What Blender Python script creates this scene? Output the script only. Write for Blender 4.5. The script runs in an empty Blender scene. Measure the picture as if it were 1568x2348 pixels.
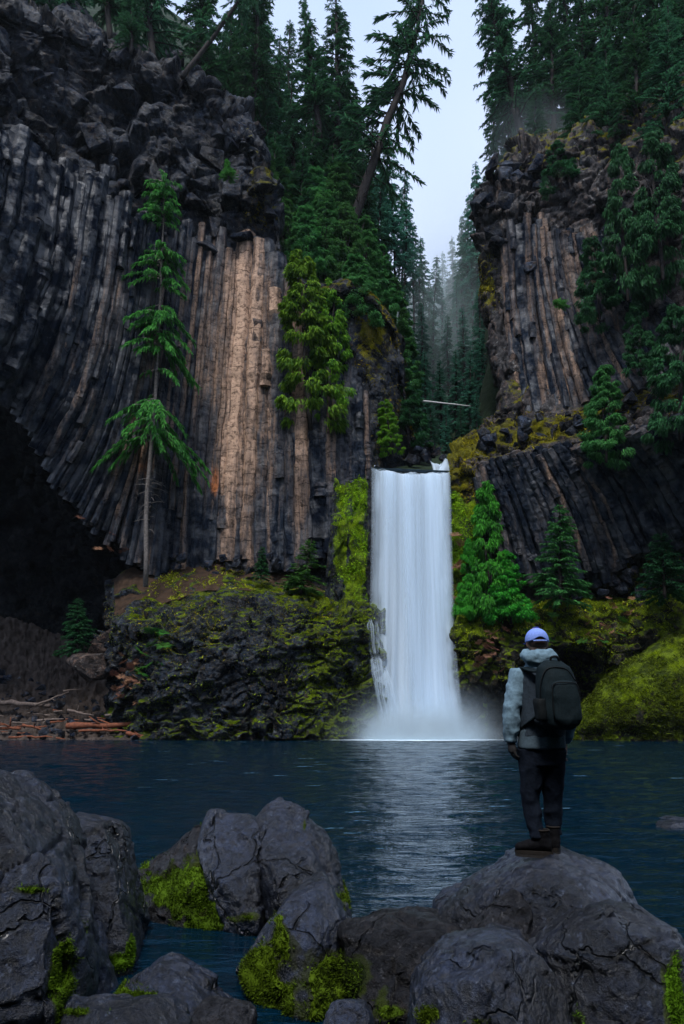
import bpy, bmesh, math, random
import numpy as np
from mathutils import Vector, Matrix

# ------------------------------------------------------------------ camera, world, sun, exposure
SC = bpy.context.scene
COL = SC.collection
TILT = math.radians(16.5)
CAM_H = 2.0
FPX = 1565.0                       # focal length in units of a 1568 x 2347 picture
cam_d = bpy.data.cameras.new('camera')
cam_d.sensor_fit = 'VERTICAL'; cam_d.sensor_height = 36.0; cam_d.sensor_width = 24.0
cam_d.lens = 24.0; cam_d.clip_start = 0.05; cam_d.clip_end = 5000
cam = bpy.data.objects.new('camera', cam_d); COL.objects.link(cam)
cam.location = (0, 0, CAM_H); cam.rotation_euler = (math.radians(90) + TILT, 0, 0)
SC.camera = cam

SUN_ELEV, SUN_AZ = math.radians(58), math.radians(192)     # veiled sun, high behind the camera, a little to the left
W = bpy.data.worlds.new('World'); SC.world = W; W.use_nodes = True
nt = W.node_tree; nt.nodes.clear()
wo = nt.nodes.new('ShaderNodeOutputWorld'); bg = nt.nodes.new('ShaderNodeBackground')
sky = nt.nodes.new('ShaderNodeTexSky'); sky.sky_type = 'NISHITA'; sky.sun_disc = False
sky.sun_elevation = SUN_ELEV; sky.sun_rotation = SUN_AZ; sky.air_density = 1.4; sky.dust_density = 2.0
tc = nt.nodes.new('ShaderNodeTexCoord'); nz = nt.nodes.new('ShaderNodeTexNoise')
nz.inputs['Scale'].default_value = 1.6; nz.inputs['Detail'].default_value = 3
rp = nt.nodes.new('ShaderNodeValToRGB')
rp.color_ramp.elements[0].position = 0.3; rp.color_ramp.elements[0].color = (4.3, 5.6, 8.2, 1)
rp.color_ramp.elements[1].position = 0.7; rp.color_ramp.elements[1].color = (6.1, 7.0, 9.2, 1)
mx = nt.nodes.new('ShaderNodeMix'); mx.data_type = 'RGBA'; mx.inputs[0].default_value = 0.85
nt.links.new(tc.outputs['Generated'], nz.inputs['Vector']); nt.links.new(nz.outputs['Fac'], rp.inputs['Fac'])
nt.links.new(sky.outputs['Color'], mx.inputs[6]); nt.links.new(rp.outputs['Color'], mx.inputs[7])
nt.links.new(mx.outputs[2], bg.inputs['Color']); nt.links.new(bg.outputs[0], wo.inputs['Surface'])
bg.inputs['Strength'].default_value = 0.10

sun_d = bpy.data.lights.new('sun', 'SUN'); sun_d.energy = 2.3; sun_d.angle = math.radians(14)
sun_d.color = (1.0, 0.98, 0.96)
sun = bpy.data.objects.new('sun', sun_d); COL.objects.link(sun)
# direction towards the sun: azimuth measured from +Y (away from the camera) clockwise
sd = Vector((math.sin(SUN_AZ) * math.cos(SUN_ELEV), math.cos(SUN_AZ) * math.cos(SUN_ELEV), math.sin(SUN_ELEV)))
sun.rotation_euler = sd.to_track_quat('Z', 'Y').to_euler(); sun.location = (0, 0, 120)

SC.view_settings.view_transform = 'Standard'; SC.view_settings.look = 'None'
SC.view_settings.exposure = 0.6; SC.view_settings.gamma = 1.0
SC.render.engine = 'CYCLES'
cy = SC.cycles
cy.use_denoising = True; cy.denoiser = 'OPENIMAGEDENOISE'
cy.denoising_input_passes = 'RGB_ALBEDO_NORMAL'
cy.max_bounces = 6; cy.diffuse_bounces = 3; cy.glossy_bounces = 3; cy.transmission_bounces = 4
cy.transparent_max_bounces = 16; cy.volume_bounces = 2
cy.caustics_reflective = False; cy.caustics_refractive = False
cy.sample_clamp_indirect = 6.0

# ------------------------------------------------------------------ geometry helpers
CT, ST = math.cos(TILT), math.sin(TILT)
def at(px, py, Y):
    """world point at distance Y that stands at (px, py) of a 1568 x 2347 picture"""
    dx = (px - 784.0) / FPX; dy = -(py - 1173.5) / FPX
    k = Y / (CT - dy * ST)
    return np.array((dx * k, Y, CAM_H + (ST + dy * CT) * k))
def at_np(px, py, Y):
    dx = (px - 784.0) / FPX; dy = -(py - 1173.5) / FPX
    k = Y / (CT - dy * ST)
    return np.stack((dx * k, Y + 0 * dx, CAM_H + (ST + dy * CT) * k), -1)
def to_px(P):
    P = np.asarray(P); x = P[..., 0]; y = P[..., 1]; z = P[..., 2] - CAM_H
    f = y * CT + z * ST; u = -y * ST + z * CT
    f = np.maximum(f, 1e-3)
    return 784.0 + FPX * x / f, 1173.5 - FPX * u / f
def unit(v): return v / np.maximum(np.linalg.norm(v, axis=-1, keepdims=True), 1e-9)
ORD = 'first second third fourth fifth sixth seventh eighth ninth tenth eleventh twelfth thirteenth fourteenth fifteenth sixteenth seventeenth eighteenth nineteenth twentieth twenty-first twenty-second twenty-third twenty-fourth twenty-fifth'.split()
def ranks(vals):
    o = np.argsort(vals); k = np.empty(len(vals), int); k[o] = np.arange(len(vals)); return [ORD[i] for i in k]
def rng(seed): return np.random.default_rng(seed)

def _hash(ix, iy, iz, seed):
    h = (ix.astype(np.int64) * 73856093) ^ (iy.astype(np.int64) * 19349663) ^ (iz.astype(np.int64) * 83492791) ^ (seed * 2654435761 & 0x7fffffff)
    h = (h ^ (h >> 13)) * 1274126177 & 0xffffffff
    h = (h ^ (h >> 16)) * 2246822519 & 0xffffffff
    return (h ^ (h >> 15)) & 0xffffffff
def vnoise(P, seed=0):
    """smooth value noise in -1..1 at unit scale"""
    i = np.floor(P).astype(np.int64); f = P - i
    f = f * f * f * (f * (f * 6 - 15) + 10)
    out = 0
    for dx in (0, 1):
        wx = f[:, 0] if dx else 1 - f[:, 0]
        for dy in (0, 1):
            wy = f[:, 1] if dy else 1 - f[:, 1]
            for dz in (0, 1):
                wz = f[:, 2] if dz else 1 - f[:, 2]
                out = out + wx * wy * wz * (_hash(i[:, 0] + dx, i[:, 1] + dy, i[:, 2] + dz, seed) / 2147483648.0 - 1)
    return out
def fbm(P, scale=1.0, octaves=4, seed=0, gain=0.5):
    P = np.asarray(P, float) * scale; a = 1.0; s = 0; n = 0
    for o in range(octaves):
        s = s + a * vnoise(P + 17.3 * o, seed + o); n += a; a *= gain; P = P * 2.03
    return s / n
def worley(P, seed=0):
    """cells: F1, F2, three random numbers of the nearest cell, vector from its centre"""
    P = np.asarray(P, float); i = np.floor(P).astype(np.int64)
    n = len(P); f1 = np.full(n, 9.0); f2 = np.full(n, 9.0); rnd = np.zeros((n, 3)); dv = np.zeros((n, 3))
    for dx in (-1, 0, 1):
        for dy in (-1, 0, 1):
            for dz in (-1, 0, 1):
                c = i + (dx, dy, dz)
                r = np.stack([_hash(c[:, 0], c[:, 1], c[:, 2], seed + 11 * k) / 4294967296.0 for k in range(3)], 1)
                d = P - (c + 0.1 + 0.8 * r); q = np.sqrt((d * d).sum(1))
                near = q < f1
                f2 = np.where(near, f1, np.minimum(f2, q)); f1 = np.where(near, q, f1)
                rnd[near] = r[near]; dv[near] = d[near]
    rnd = (rnd * 7.13 + rnd[:, [1, 2, 0]] * 3.7) % 1.0
    return f1, f2, rnd, dv
def blocky(P, size, seed=0, tilt=0.8, crack=0.25):
    """facetted relief of broken basalt, about -1..1"""
    f1, f2, r, d = worley(np.asarray(P) / np.asarray(size), seed)
    h = (r[:, 0] - 0.5) * 1.3 + tilt * ((r[:, 1] - .5) * d[:, 0] + (r[:, 2] - .5) * d[:, 2] + (r[:, 0] - .5) * d[:, 1]) * 2
    return h - crack * np.clip(1 - (f2 - f1) / 0.12, 0, 1)

def mesh_np(name, V, F, smooth=True):
    me = bpy.data.meshes.new(name)
    V = np.asarray(V, np.float32); F = np.asarray(F, np.int32)
    k = F.shape[1]
    me.vertices.add(len(V)); me.vertices.foreach_set('co', V.ravel())
    me.loops.add(F.size); me.loops.foreach_set('vertex_index', F.ravel())
    me.polygons.add(len(F)); me.polygons.foreach_set('loop_start', np.arange(0, F.size, k, dtype=np.int32))
    me.polygons.foreach_set('loop_total', np.full(len(F), k, np.int32))
    me.polygons.foreach_set('use_smooth', np.full(len(F), bool(smooth)))
    me.update(calc_edges=True); me.validate()
    return me
def ob(name, me, mat=None, parent=None, **props):
    o = bpy.data.objects.new(name, me); COL.objects.link(o)
    if mat is not None and me is not None:
        if not me.materials: me.materials.append(mat)
    if parent is not None: o.parent = parent
    for k, v in props.items(): o[k] = v
    return o
def thing(name, label, cat, loc=(0, 0, 0), group=None, kind=None):
    o = bpy.data.objects.new(name, None); COL.objects.link(o); o.location = loc
    o.empty_display_size = 0.2
    tag(o, label, cat, group, kind); return o
def tag(o, label=None, cat=None, group=None, kind=None):
    if label: o['label'] = label
    if cat: o['category'] = cat
    if group: o['group'] = group
    if kind: o['kind'] = kind
    return o
def local(V, root):
    return np.asarray(V) - np.array(root.location)
def set_attr(me, name, vals):
    a = me.attributes.new(name, 'FLOAT', 'POINT'); a.data.foreach_set('value', np.asarray(vals, np.float32))

def catmull(P, n):
    """resample control points (k, d) to n points"""
    P = np.asarray(P, float); k = len(P)
    if k == 2:
        t = np.linspace(0, 1, n)[:, None]; return P[0] * (1 - t) + P[1] * t
    Q = np.concatenate((2 * P[:1] - P[1:2], P, 2 * P[-1:] - P[-2:-1]))
    t = np.linspace(0, k - 1, n); i = np.minimum(t.astype(int), k - 2); f = (t - i)[:, None]
    a, b, c, d = Q[i], Q[i + 1], Q[i + 2], Q[i + 3]
    return 0.5 * (2 * b + (c - a) * f + (2 * a - 5 * b + 4 * c - d) * f ** 2 + (3 * b - a - 3 * c + d) * f ** 3)
def patch_grid(rows, nv, nu):
    """rows of (px, py, Y) control points, top to bottom -> smooth grid of world points"""
    R = np.array([catmull(r, nu) for r in rows])
    G = np.stack([catmull(R[:, j], nv) for j in range(nu)], 1)
    return at_np(G[..., 0], G[..., 1], G[..., 2]), G
def grid_faces(nv, nu):
    a = np.arange(nv * nu).reshape(nv, nu)
    return np.stack((a[:-1, :-1], a[1:, :-1], a[1:, 1:], a[:-1, 1:]), -1).reshape(-1, 4)
def grid_normals(P):
    du = np.gradient(P, axis=1); dv = np.gradient(P, axis=0)
    n = np.cross(dv, du); n /= np.maximum(np.linalg.norm(n, axis=-1, keepdims=True), 1e-9)
    return n
def interp(x, xs, ys): return np.interp(x, xs, ys)

def mesh_normals(me):
    n = np.empty(len(me.vertices) * 3, np.float32); me.vertices.foreach_get('normal', n); return n.reshape(-1, 3)
def mesh_co(me):
    n = np.empty(len(me.vertices) * 3, np.float32); me.vertices.foreach_get('co', n); return n.reshape(-1, 3).astype(float)
def set_co(me, V):
    me.vertices.foreach_set('co', np.asarray(V, np.float32).ravel()); me.update()
def edges_of(me):
    e = np.empty(len(me.edges) * 2, np.int32); me.edges.foreach_get('vertices', e); return e.reshape(-1, 2)
def laplace(V, E, it, lam=0.5):
    V = V.copy(); n = len(V)
    deg = np.bincount(E.ravel(), minlength=n).astype(float)[:, None]; deg[deg == 0] = 1
    for _ in range(it):
        S = np.stack([np.bincount(E[:, 0], V[E[:, 1], k], n) + np.bincount(E[:, 1], V[E[:, 0], k], n) for k in range(3)], 1)
        V += lam * (S / deg - V)
    return V
def remesh(me, voxel):
    """closed, evenly tessellated union of the shells in me"""
    o = bpy.data.objects.new('tmp', me); COL.objects.link(o)
    m = o.modifiers.new('r', 'REMESH'); m.mode = 'VOXEL'; m.voxel_size = voxel; m.adaptivity = 0
    dg = bpy.context.evaluated_depsgraph_get()
    out = bpy.data.meshes.new_from_object(o.evaluated_get(dg))
    bpy.data.objects.remove(o); return out
def hull_mesh(P):
    bm = bmesh.new()
    for p in P: bm.verts.new([float(c) for c in p])
    r = bmesh.ops.convex_hull(bm, input=bm.verts)
    loose = [v for v in bm.verts if not v.link_faces]
    bmesh.ops.delete(bm, geom=loose, context='VERTS')
    bmesh.ops.recalc_face_normals(bm, faces=bm.faces)
    me = bpy.data.meshes.new('hull'); bm.to_mesh(me); bm.free(); return me
def tube(pts, radii, sides=8, cap=True, squash=None, phase=0.0):
    """closed tube along pts -> V, F (quads; caps are degenerate quads)"""
    pts = np.asarray(pts, float); n = len(pts); radii = np.broadcast_to(radii, (n,))
    T = np.gradient(pts, axis=0); T /= np.maximum(np.linalg.norm(T, axis=1, keepdims=True), 1e-9)
    ref = np.array((0, 0, 1.0)) if abs(T[:, 2]).mean() < 0.8 else np.array((0, 1.0, 0))
    A = np.cross(T, ref); A /= np.linalg.norm(A, axis=1, keepdims=True); B = np.cross(T, A)
    a = np.arange(sides) * 2 * math.pi / sides + phase
    ca, sa = np.cos(a), np.sin(a)
    V = pts[:, None] + radii[:, None, None] * (ca[None, :, None] * A[:, None] + sa[None, :, None] * B[:, None])
    V = V.reshape(-1, 3); F = []
    idx = np.arange(n * sides).reshape(n, sides)
    nx = np.roll(idx, -1, 1)
    F = np.stack((idx[:-1], nx[:-1], nx[1:], idx[1:]), -1).reshape(-1, 4)
    if cap:
        V = np.concatenate((V, pts[:1], pts[-1:])); c0, c1 = n * sides, n * sides + 1
        s = np.arange(sides); s2 = (s + 1) % sides
        F0 = np.stack((np.full(sides, c0), s2, s, np.full(sides, c0)), 1)
        F1 = np.stack((np.full(sides, c1), idx[-1], nx[-1], np.full(sides, c1)), 1)
        F = (F, F0[:, :3], F1[:, :3])
    else: F = (F, np.zeros((0, 3), int), np.zeros((0, 3), int))
    return V, F
class MB:
    """collects quads and triangles into one mesh"""
    def __init__(s): s.V = []; s.T = []; s.n = 0
    def add(s, V, F):
        if isinstance(F, tuple):
            q, a, b = F
            for t in (q[:, [0, 1, 2]], q[:, [0, 2, 3]], a, b): s.T.append(np.asarray(t) + s.n)
        else:
            F = np.asarray(F)
            if F.shape[1] == 4:
                s.T.append(F[:, [0, 1, 2]] + s.n); s.T.append(F[:, [0, 2, 3]] + s.n)
            else: s.T.append(F + s.n)
        s.V.append(np.asarray(V)); s.n += len(V); return s
    def tube(s, *a, **k): return s.add(*tube(*a, **k))
    def mesh(s, name, smooth=True):
        return mesh_np(name, np.concatenate(s.V), np.concatenate(s.T), smooth)

# ------------------------------------------------------------------ materials
class NT:
    def __init__(s, name):
        s.m = bpy.data.materials.new(name); s.m.use_nodes = True; s.t = s.m.node_tree; s.t.nodes.clear()
        s.out = s.t.nodes.new('ShaderNodeOutputMaterial')
    def n(s, typ, **kw):
        nd = s.t.nodes.new('ShaderNode' + typ)
        for k, v in kw.items():
            if k.startswith('i_'):
                key = k[2:]; key = int(key) if key.isdigit() else key.replace('_', ' ')
                if hasattr(v, 'is_linked') or isinstance(v, bpy.types.NodeSocket): s.t.links.new(v, nd.inputs[key])
                else: nd.inputs[key].default_value = v
            else: setattr(nd, k, v)
        return nd
    def link(s, a, b): s.t.links.new(a, b)
    def math(s, op, a, b=0.0, clamp=False): return s.n('Math', operation=op, use_clamp=clamp, i_0=a, i_1=b).outputs[0]
    def mix(s, f, a, b, blend='MIX'):
        nd = s.n('Mix', data_type='RGBA', blend_type=blend, clamp_factor=True)
        for k, v in ((0, f), (6, a), (7, b)):
            if isinstance(v, bpy.types.NodeSocket): s.link(v, nd.inputs[k])
            else: nd.inputs[k].default_value = (tuple(v) + (1,))[:4] if isinstance(v, tuple) else v
        return nd.outputs[2]
    def noise(s, vec, scale, detail=4, rough=0.55, dist=0.0):
        return s.n('TexNoise', i_Vector=vec, i_Scale=scale, i_Detail=detail, i_Roughness=rough, i_Distortion=dist).outputs['Fac']
    def pos(s, sc=(1, 1, 1)):
        g = s.n('NewGeometry').outputs['Position']
        if sc == (1, 1, 1): return g
        return s.n('Mapping', i_Vector=g, i_Scale=sc).outputs[0]
    def ramp(s, f, p0, p1): return s.n('MapRange', clamp=True, interpolation_type='SMOOTHSTEP', i_0=f, i_1=p0, i_2=p1).outputs[0]
    def bump(s, h, strength, dist):
        return s.n('Bump', i_Height=h, i_Strength=strength, i_Distance=dist).outputs[0]
    def done(s, shader): s.link(shader, s.out.inputs['Surface']); return s.m

def rock_mat(name, dark, light, warm=None, scale=0.5, zs=1.0, rough=0.6, fine=6.0, bump=0.12, moss=None, moss_up=None, vary=0.35, spec=0.3, lichen=None, moss_bias=0.0, pit=0.85, coat=0.0):
    s = NT(name); p = s.pos((1, 1, zs))
    p0 = s.pos()
    n1 = s.noise(p, scale, 5, 0.6); n2 = s.noise(p, scale * 5.3, 5, 0.7); n3 = s.noise(p0, fine, 6, 0.75)
    c = s.mix(s.ramp(n1, 0.36, 0.64), dark, light)
    if warm: c = s.mix(s.ramp(n2, 0.5, 0.68), c, warm)
    c = s.mix(s.math('MULTIPLY', s.ramp(n2, 0.56, 0.40), 0.7), c, dark)
    c = s.mix(s.math('MULTIPLY', s.ramp(n3, 0.58, 0.36), pit), c, (0.0015, 0.0015, 0.002))
    if lichen: c = s.mix(s.math('MULTIPLY', s.ramp(s.noise(p0, fine * 0.8, 6, 0.75), 0.57, 0.68), 0.7), c, lichen)
    rnd = s.n('ObjectInfo').outputs['Random']
    c = s.mix(1.0, c, s.n('CombineColor', i_0=s.math('MULTIPLY_ADD', rnd, 2 * vary), i_1=0.0, i_2=0.0).outputs[0], 'MIX') if False else \
        s.n('HueSaturation', i_Color=c, i_Value=s.math('ADD', s.math('MULTIPLY', rnd, 2 * vary), 1 - vary)).outputs[0]
    r = s.math('ADD', s.math('MULTIPLY', n2, 0.35), rough - 0.18)
    if moss:
        a = s.n('Attribute', attribute_name='moss').outputs['Fac']
        nzz = s.noise(p0, 0.9, 6, 0.7)
        f = s.math('ADD', a, s.math('MULTIPLY', s.math('SUBTRACT', nzz, 0.5), 1.9))
        if moss_up:
            up = s.n('SeparateXYZ', i_Vector=s.n('NewGeometry').outputs['Normal']).outputs[2]
            f = s.math('ADD', f, s.math('MULTIPLY', s.math('SUBTRACT', up, 0.45), moss_up))
        f = s.ramp(f, 0.42 - moss_bias, 0.62 - moss_bias)
        mc = s.mix(s.ramp(s.noise(p0, 1.3, 4), 0.35, 0.65), moss[0], moss[1])
        mc = s.mix(s.ramp(s.noise(p0, 14.0, 3), 0.3, 0.7), s.mix(0.6, mc, (0.006, 0.006, 0.002)), mc)
        c = s.mix(f, c, mc); r = s.math('MAXIMUM', r, s.math('MULTIPLY', f, 0.95))
    hgt = s.math('ADD', n3, s.math('MULTIPLY', n2, 1.5))
    if coat:                                             # fracture lines and chipped flakes
        wv = s.n('VectorMath', operation='ADD', i_0=p0, i_1=s.n('VectorMath', operation='SCALE', i_0=s.n('TexNoise', i_Vector=p0, i_Scale=2.2, i_Detail=4.0).outputs['Color'], i_3=.55).outputs[0]).outputs[0]
        vo = s.n('TexVoronoi', feature='DISTANCE_TO_EDGE', i_Vector=wv, i_Scale=1.5).outputs['Distance']
        on = s.ramp(s.noise(p0, .9, 2), .46, .56)
        ck = s.math('MULTIPLY', s.ramp(vo, .022, .004), on)
        fl = s.n('TexVoronoi', feature='F1', i_Vector=wv, i_Scale=5.0)
        hgt = s.math('ADD', hgt, s.math('SUBTRACT', s.math('MULTIPLY', fl.outputs['Distance'], 1.4), s.math('MULTIPLY', ck, 3.0)))
        c = s.mix(s.math('MULTIPLY', ck, .85), c, (.001, .001, .0015))
    b = s.bump(hgt, 0.9, bump)
    bs = s.n('BsdfPrincipled', i_Base_Color=c, i_Roughness=r, i_Normal=b)
    if coat:
        bs.inputs['Specular IOR Level'].default_value = spec; bs.inputs['Coat Weight'].default_value = coat; bs.inputs['Coat Roughness'].default_value = .28
        s.link(b, bs.inputs['Coat Normal'])
    else: s.link(s.math('MULTIPLY', s.ramp(s.noise(p0, fine * .35, 4, .6), .35, .7), spec), bs.inputs['Specular IOR Level'])
    return s.done(bs.outputs[0])

def leaf_mat(name, a, b, trans=0.35, rough=0.6, tip=None, spec=0.12, scale=0.6):
    s = NT(name)
    p = s.pos(); rnd = s.n('ObjectInfo').outputs['Random']
    isl = s.n('NewGeometry').outputs['Random Per Island']
    f = s.math('ADD', s.math('MULTIPLY', s.noise(p, scale, 3), 0.9), s.math('MULTIPLY', isl, 0.55))
    c = s.mix(s.ramp(f, 0.35, 1.0), a, b)
    if tip: c = s.mix(s.ramp(isl, 0.93, 0.95), c, tip)
    c = s.n('HueSaturation', i_Color=c, i_Value=s.math('ADD', s.math('MULTIPLY', rnd, 0.5), 0.75),
            i_Hue=s.math('ADD', s.math('MULTIPLY', rnd, 0.03), 0.485)).outputs[0]
    bs = s.n('BsdfPrincipled', i_Base_Color=c, i_Roughness=rough); bs.inputs['Specular IOR Level'].default_value = spec
    tr = s.n('BsdfTranslucent', i_Color=c)
    return s.done(s.n('MixShader', i_0=trans, i_1=bs.outputs[0], i_2=tr.outputs[0]).outputs[0])
def plain(name, col, rough=0.7, var=0.25, scale=30.0, bump=0.0, spec=0.2, dark=None):
    s = NT(name); p = s.pos(); n = s.noise(p, scale, 4, 0.6)
    c = s.mix(s.ramp(n, 0.25, 0.75), dark or tuple(x * (1 - var) for x in col), tuple(min(1, x * (1 + var)) for x in col))
    kw = {}
    bs = s.n('BsdfPrincipled', i_Base_Color=c, i_Roughness=rough); bs.inputs['Specular IOR Level'].default_value = spec
    if bump: s.link(s.bump(n, 0.7, bump), bs.inputs['Normal'])
    return s.done(bs.outputs[0])

MOSS = ((0.03, 0.048, 0.003), (0.13, 0.185, 0.005))
MOSS_N = ((0.008, 0.012, 0.0015), (0.04, 0.058, 0.003))
MOSS_B = ((0.06, 0.055, 0.006), (0.14, 0.13, 0.008))
M = {}
def column_mat():
    """weathered basalt: dark wet stone, brown stone and pale dry tan stone run into each other in streaks"""
    s = NT('column_basalt'); p = s.pos((1, 1, .10)); p0 = s.pos(); pb = s.pos((.5, .5, 1.6))
    n1 = s.noise(p, .8, 5, .65); n2 = s.noise(p, 3.2, 4, .65); n3 = s.noise(p0, 2.4, 6, .75); nb = s.noise(pb, 1.2, 4, .6)
    rnd = s.n('ObjectInfo').outputs['Random']
    t = s.n('Attribute', attribute_name='tan').outputs['Fac']
    v = s.math('ADD', t, s.math('MULTIPLY', s.math('SUBTRACT', n1, .5), 1.1))
    v = s.math('ADD', v, s.math('MULTIPLY', s.math('SUBTRACT', n2, .5), .35))
    v = s.math('ADD', v, s.math('MULTIPLY', s.math('SUBTRACT', rnd, .5), .5))
    v = s.math('ADD', v, s.math('MULTIPLY', s.math('SUBTRACT', nb, .5), .12))
    cr = s.n('ValToRGB', i_Fac=v); e = cr.color_ramp.elements
    e[0].position = 0.0; e[0].color = (.006, .009, .016, 1); e[1].position = 1.0; e[1].color = (.56, .37, .26, 1)
    for q, c in ((.22, (.018, .025, .038)), (.42, (.062, .058, .062)), (.62, (.19, .13, .098)), (.82, (.44, .29, .205))):
        k = e.new(q); k.color = c + (1,)
    o = s.n('Attribute', attribute_name='rust').outputs['Fac']
    c = s.mix(s.ramp(s.math('ADD', o, s.math('MULTIPLY', s.math('SUBTRACT', n1, .5), 1.6)), .55, .85), cr.outputs[0], (.34, .12, .045))
    c = s.mix(s.math('MULTIPLY', s.ramp(n3, .55, .36), .7), c, (.002, .002, .003))
    c = s.mix(s.math('MULTIPLY', s.ramp(s.noise(p0, 1.7, 6, .75), .6, .7), .35), c, (.17, .18, .19))
    zc = s.n('SeparateXYZ', i_Vector=p0).outputs[2]                     # cross joints, at other heights in every column
    jt = s.math('FRACT', s.math('ADD', s.math('MULTIPLY', zc, .42), s.math('ADD', s.math('MULTIPLY', rnd, 37.0), s.math('MULTIPLY', s.noise(p0, .9, 2), .5))))
    c = s.mix(s.math('MULTIPLY', s.ramp(jt, .045, .015), .75), c, (.003, .003, .004))
    r = s.math('ADD', s.math('MULTIPLY', v, .25), .42)
    b = s.bump(s.math('ADD', n3, s.math('MULTIPLY', nb, .5)), .8, .16)
    sp = s.math('MULTIPLY', s.ramp(s.noise(p0, .7, 4, .6), .42, .66), s.math('MULTIPLY', s.math('SUBTRACT', 1.0, v, True), .75))
    bs = s.n('BsdfPrincipled', i_Base_Color=c, i_Roughness=r, i_Normal=b); s.link(sp, bs.inputs['Specular IOR Level'])
    return s.done(bs.outputs[0])
M['column'] = column_mat()
M['col_brown'] = rock_mat('pale_brown_rock', (0.024, 0.02, 0.02), (0.11, 0.08, 0.066), (0.16, 0.1, 0.075), 0.5, 1, 0.6, 2.2, 0.22, vary=0.2, lichen=(0.2, 0.2, 0.19))
M['cliff'] = rock_mat('cliff_rock', (0.004, 0.006, 0.011), (0.034, 0.045, 0.066), (0.06, 0.043, 0.032), 0.3, 0.7, 0.42, 1.8, 0.3, moss=MOSS_B, moss_up=0.5, vary=0.0, lichen=(0.14, 0.15, 0.16))
M['cliff_r'] = rock_mat('cliff_rock_right', (0.018, 0.017, 0.019), (0.09, 0.08, 0.08), (0.11, 0.075, 0.058), 0.3, 0.4, 0.6, 1.8, 0.14, moss=MOSS_B, moss_up=0.5, vary=0.0, lichen=(0.22, 0.22, 0.22))
M['block'] = rock_mat('block_rock', (0.005, 0.008, 0.016), (0.046, 0.062, 0.095), (0.07, 0.05, 0.038), 0.4, 0.8, 0.42, 1.8, 0.3, moss=MOSS_B, moss_up=0.35, vary=0.45, lichen=(0.15, 0.17, 0.19))
M['mound'] = rock_mat('mound_rock', (0.005, 0.008, 0.014), (0.055, 0.072, 0.10), (0.075, 0.05, 0.02), 0.7, 0.8, 0.36, 2.4, 0.3, moss=MOSS, moss_up=0.75, vary=0.0, lichen=(0.17, 0.18, 0.19))
M['fallwall'] = rock_mat('wet_mossy_wall', (0.005, 0.008, 0.012), (0.05, 0.06, 0.075), (0.06, 0.05, 0.02), 0.7, 0.5, 0.36, 2.4, 0.3, moss=((0.035, 0.06, 0.003), (0.20, 0.31, 0.007)), moss_up=0.1, vary=0.0)
M['bank'] = rock_mat('bank_rock', (0.012, 0.012, 0.01), (0.05, 0.045, 0.035), (0.06, 0.045, 0.02), 0.7, 0.8, 0.7, 2.4, 0.16, moss=MOSS, moss_up=0.6, vary=0.0)
M['boulder'] = rock_mat('boulder_rock', (0.003, 0.0045, 0.009), (0.026, 0.037, 0.072), (0.013, 0.014, 0.022), 1.1, 1, 0.34, 20.0, 0.035, pit=.8, coat=.38, lichen=(.08, .10, .15), moss=MOSS_N, vary=0.2, spec=0.32)
M['boulder_dark'] = rock_mat('boulder_rock_dark', (0.006, 0.006, 0.008), (0.027, 0.028, 0.034), (0.026, 0.021, 0.02), 1.6, 1, 0.36, 20.0, 0.035, pit=.8, coat=.06, lichen=(.09, .09, .10), moss=MOSS_N, vary=0.2, spec=0.22)
M['moss'] = leaf_mat('moss', (0.04, 0.06, 0.003), (0.28, 0.36, 0.008), 0.3, 0.8, scale=0.8)
M['moss_near'] = leaf_mat('moss_near', (0.007, 0.013, 0.0015), (0.085, 0.155, 0.006), 0.25, 0.8, scale=4.0)
M['moss_dark'] = leaf_mat('moss_dark', (0.014, 0.02, 0.002), (0.085, 0.11, 0.005), 0.25, 0.8, scale=.5)
M['moss_gold'] = leaf_mat('moss_gold', (0.06, 0.055, 0.004), (0.30, 0.25, 0.008), 0.25, 0.8)
M['moss_green'] = leaf_mat('moss_green', (0.06, 0.12, 0.004), (0.30, 0.52, 0.012), 0.35, 0.8)
M['needle'] = leaf_mat('needles', (0.012, 0.055, 0.026), (0.05, 0.16, 0.065), 0.4)
M['needle_hazed'] = leaf_mat('needles_hazed', (0.03, 0.13, 0.09), (0.10, 0.30, 0.20), 0.45)  # paler and bluer than the rest: missing light and haze put into the colour
M['needle_near'] = leaf_mat('needles_near', (0.02, 0.10, 0.022), (0.10, 0.31, 0.055), 0.45)
M['cedar'] = leaf_mat('cedar_leaves', (0.03, 0.12, 0.012), (0.17, 0.34, 0.02), 0.45)
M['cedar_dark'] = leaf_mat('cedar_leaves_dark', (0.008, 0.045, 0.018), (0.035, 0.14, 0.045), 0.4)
M['shrub'] = leaf_mat('shrub_leaves', (0.02, 0.12, 0.018), (0.075, 0.40, 0.035), 0.45)
M['fern'] = leaf_mat('fern_leaves', (0.02, 0.08, 0.012), (0.06, 0.21, 0.03), 0.4)
M['fern_dead'] = leaf_mat('fern_dead', (0.10, 0.045, 0.028), (0.34, 0.17, 0.11), 0.3)
M['cedar_mid'] = leaf_mat('cedar_leaves_mid', (0.02, 0.10, 0.03), (0.09, 0.27, 0.07), 0.45)
M['leaf_yellow'] = leaf_mat('leaf_yellow', (0.13, 0.17, 0.008), (0.38, 0.42, 0.02), 0.4)
M['grass_dry'] = leaf_mat('grass_dry', (0.14, 0.10, 0.02), (0.40, 0.30, 0.08), 0.3)
M['leaf_orange'] = leaf_mat('leaf_orange', (0.22, 0.08, 0.01), (0.42, 0.20, 0.03), 0.3)
M['bark'] = plain('bark', (0.022, 0.018, 0.017), 0.85, 0.5, 5.0, 0.03)
M['bark_grey'] = plain('bark_grey', (0.13, 0.115, 0.105), 0.85, 0.45, 5.0, 0.03)
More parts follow.
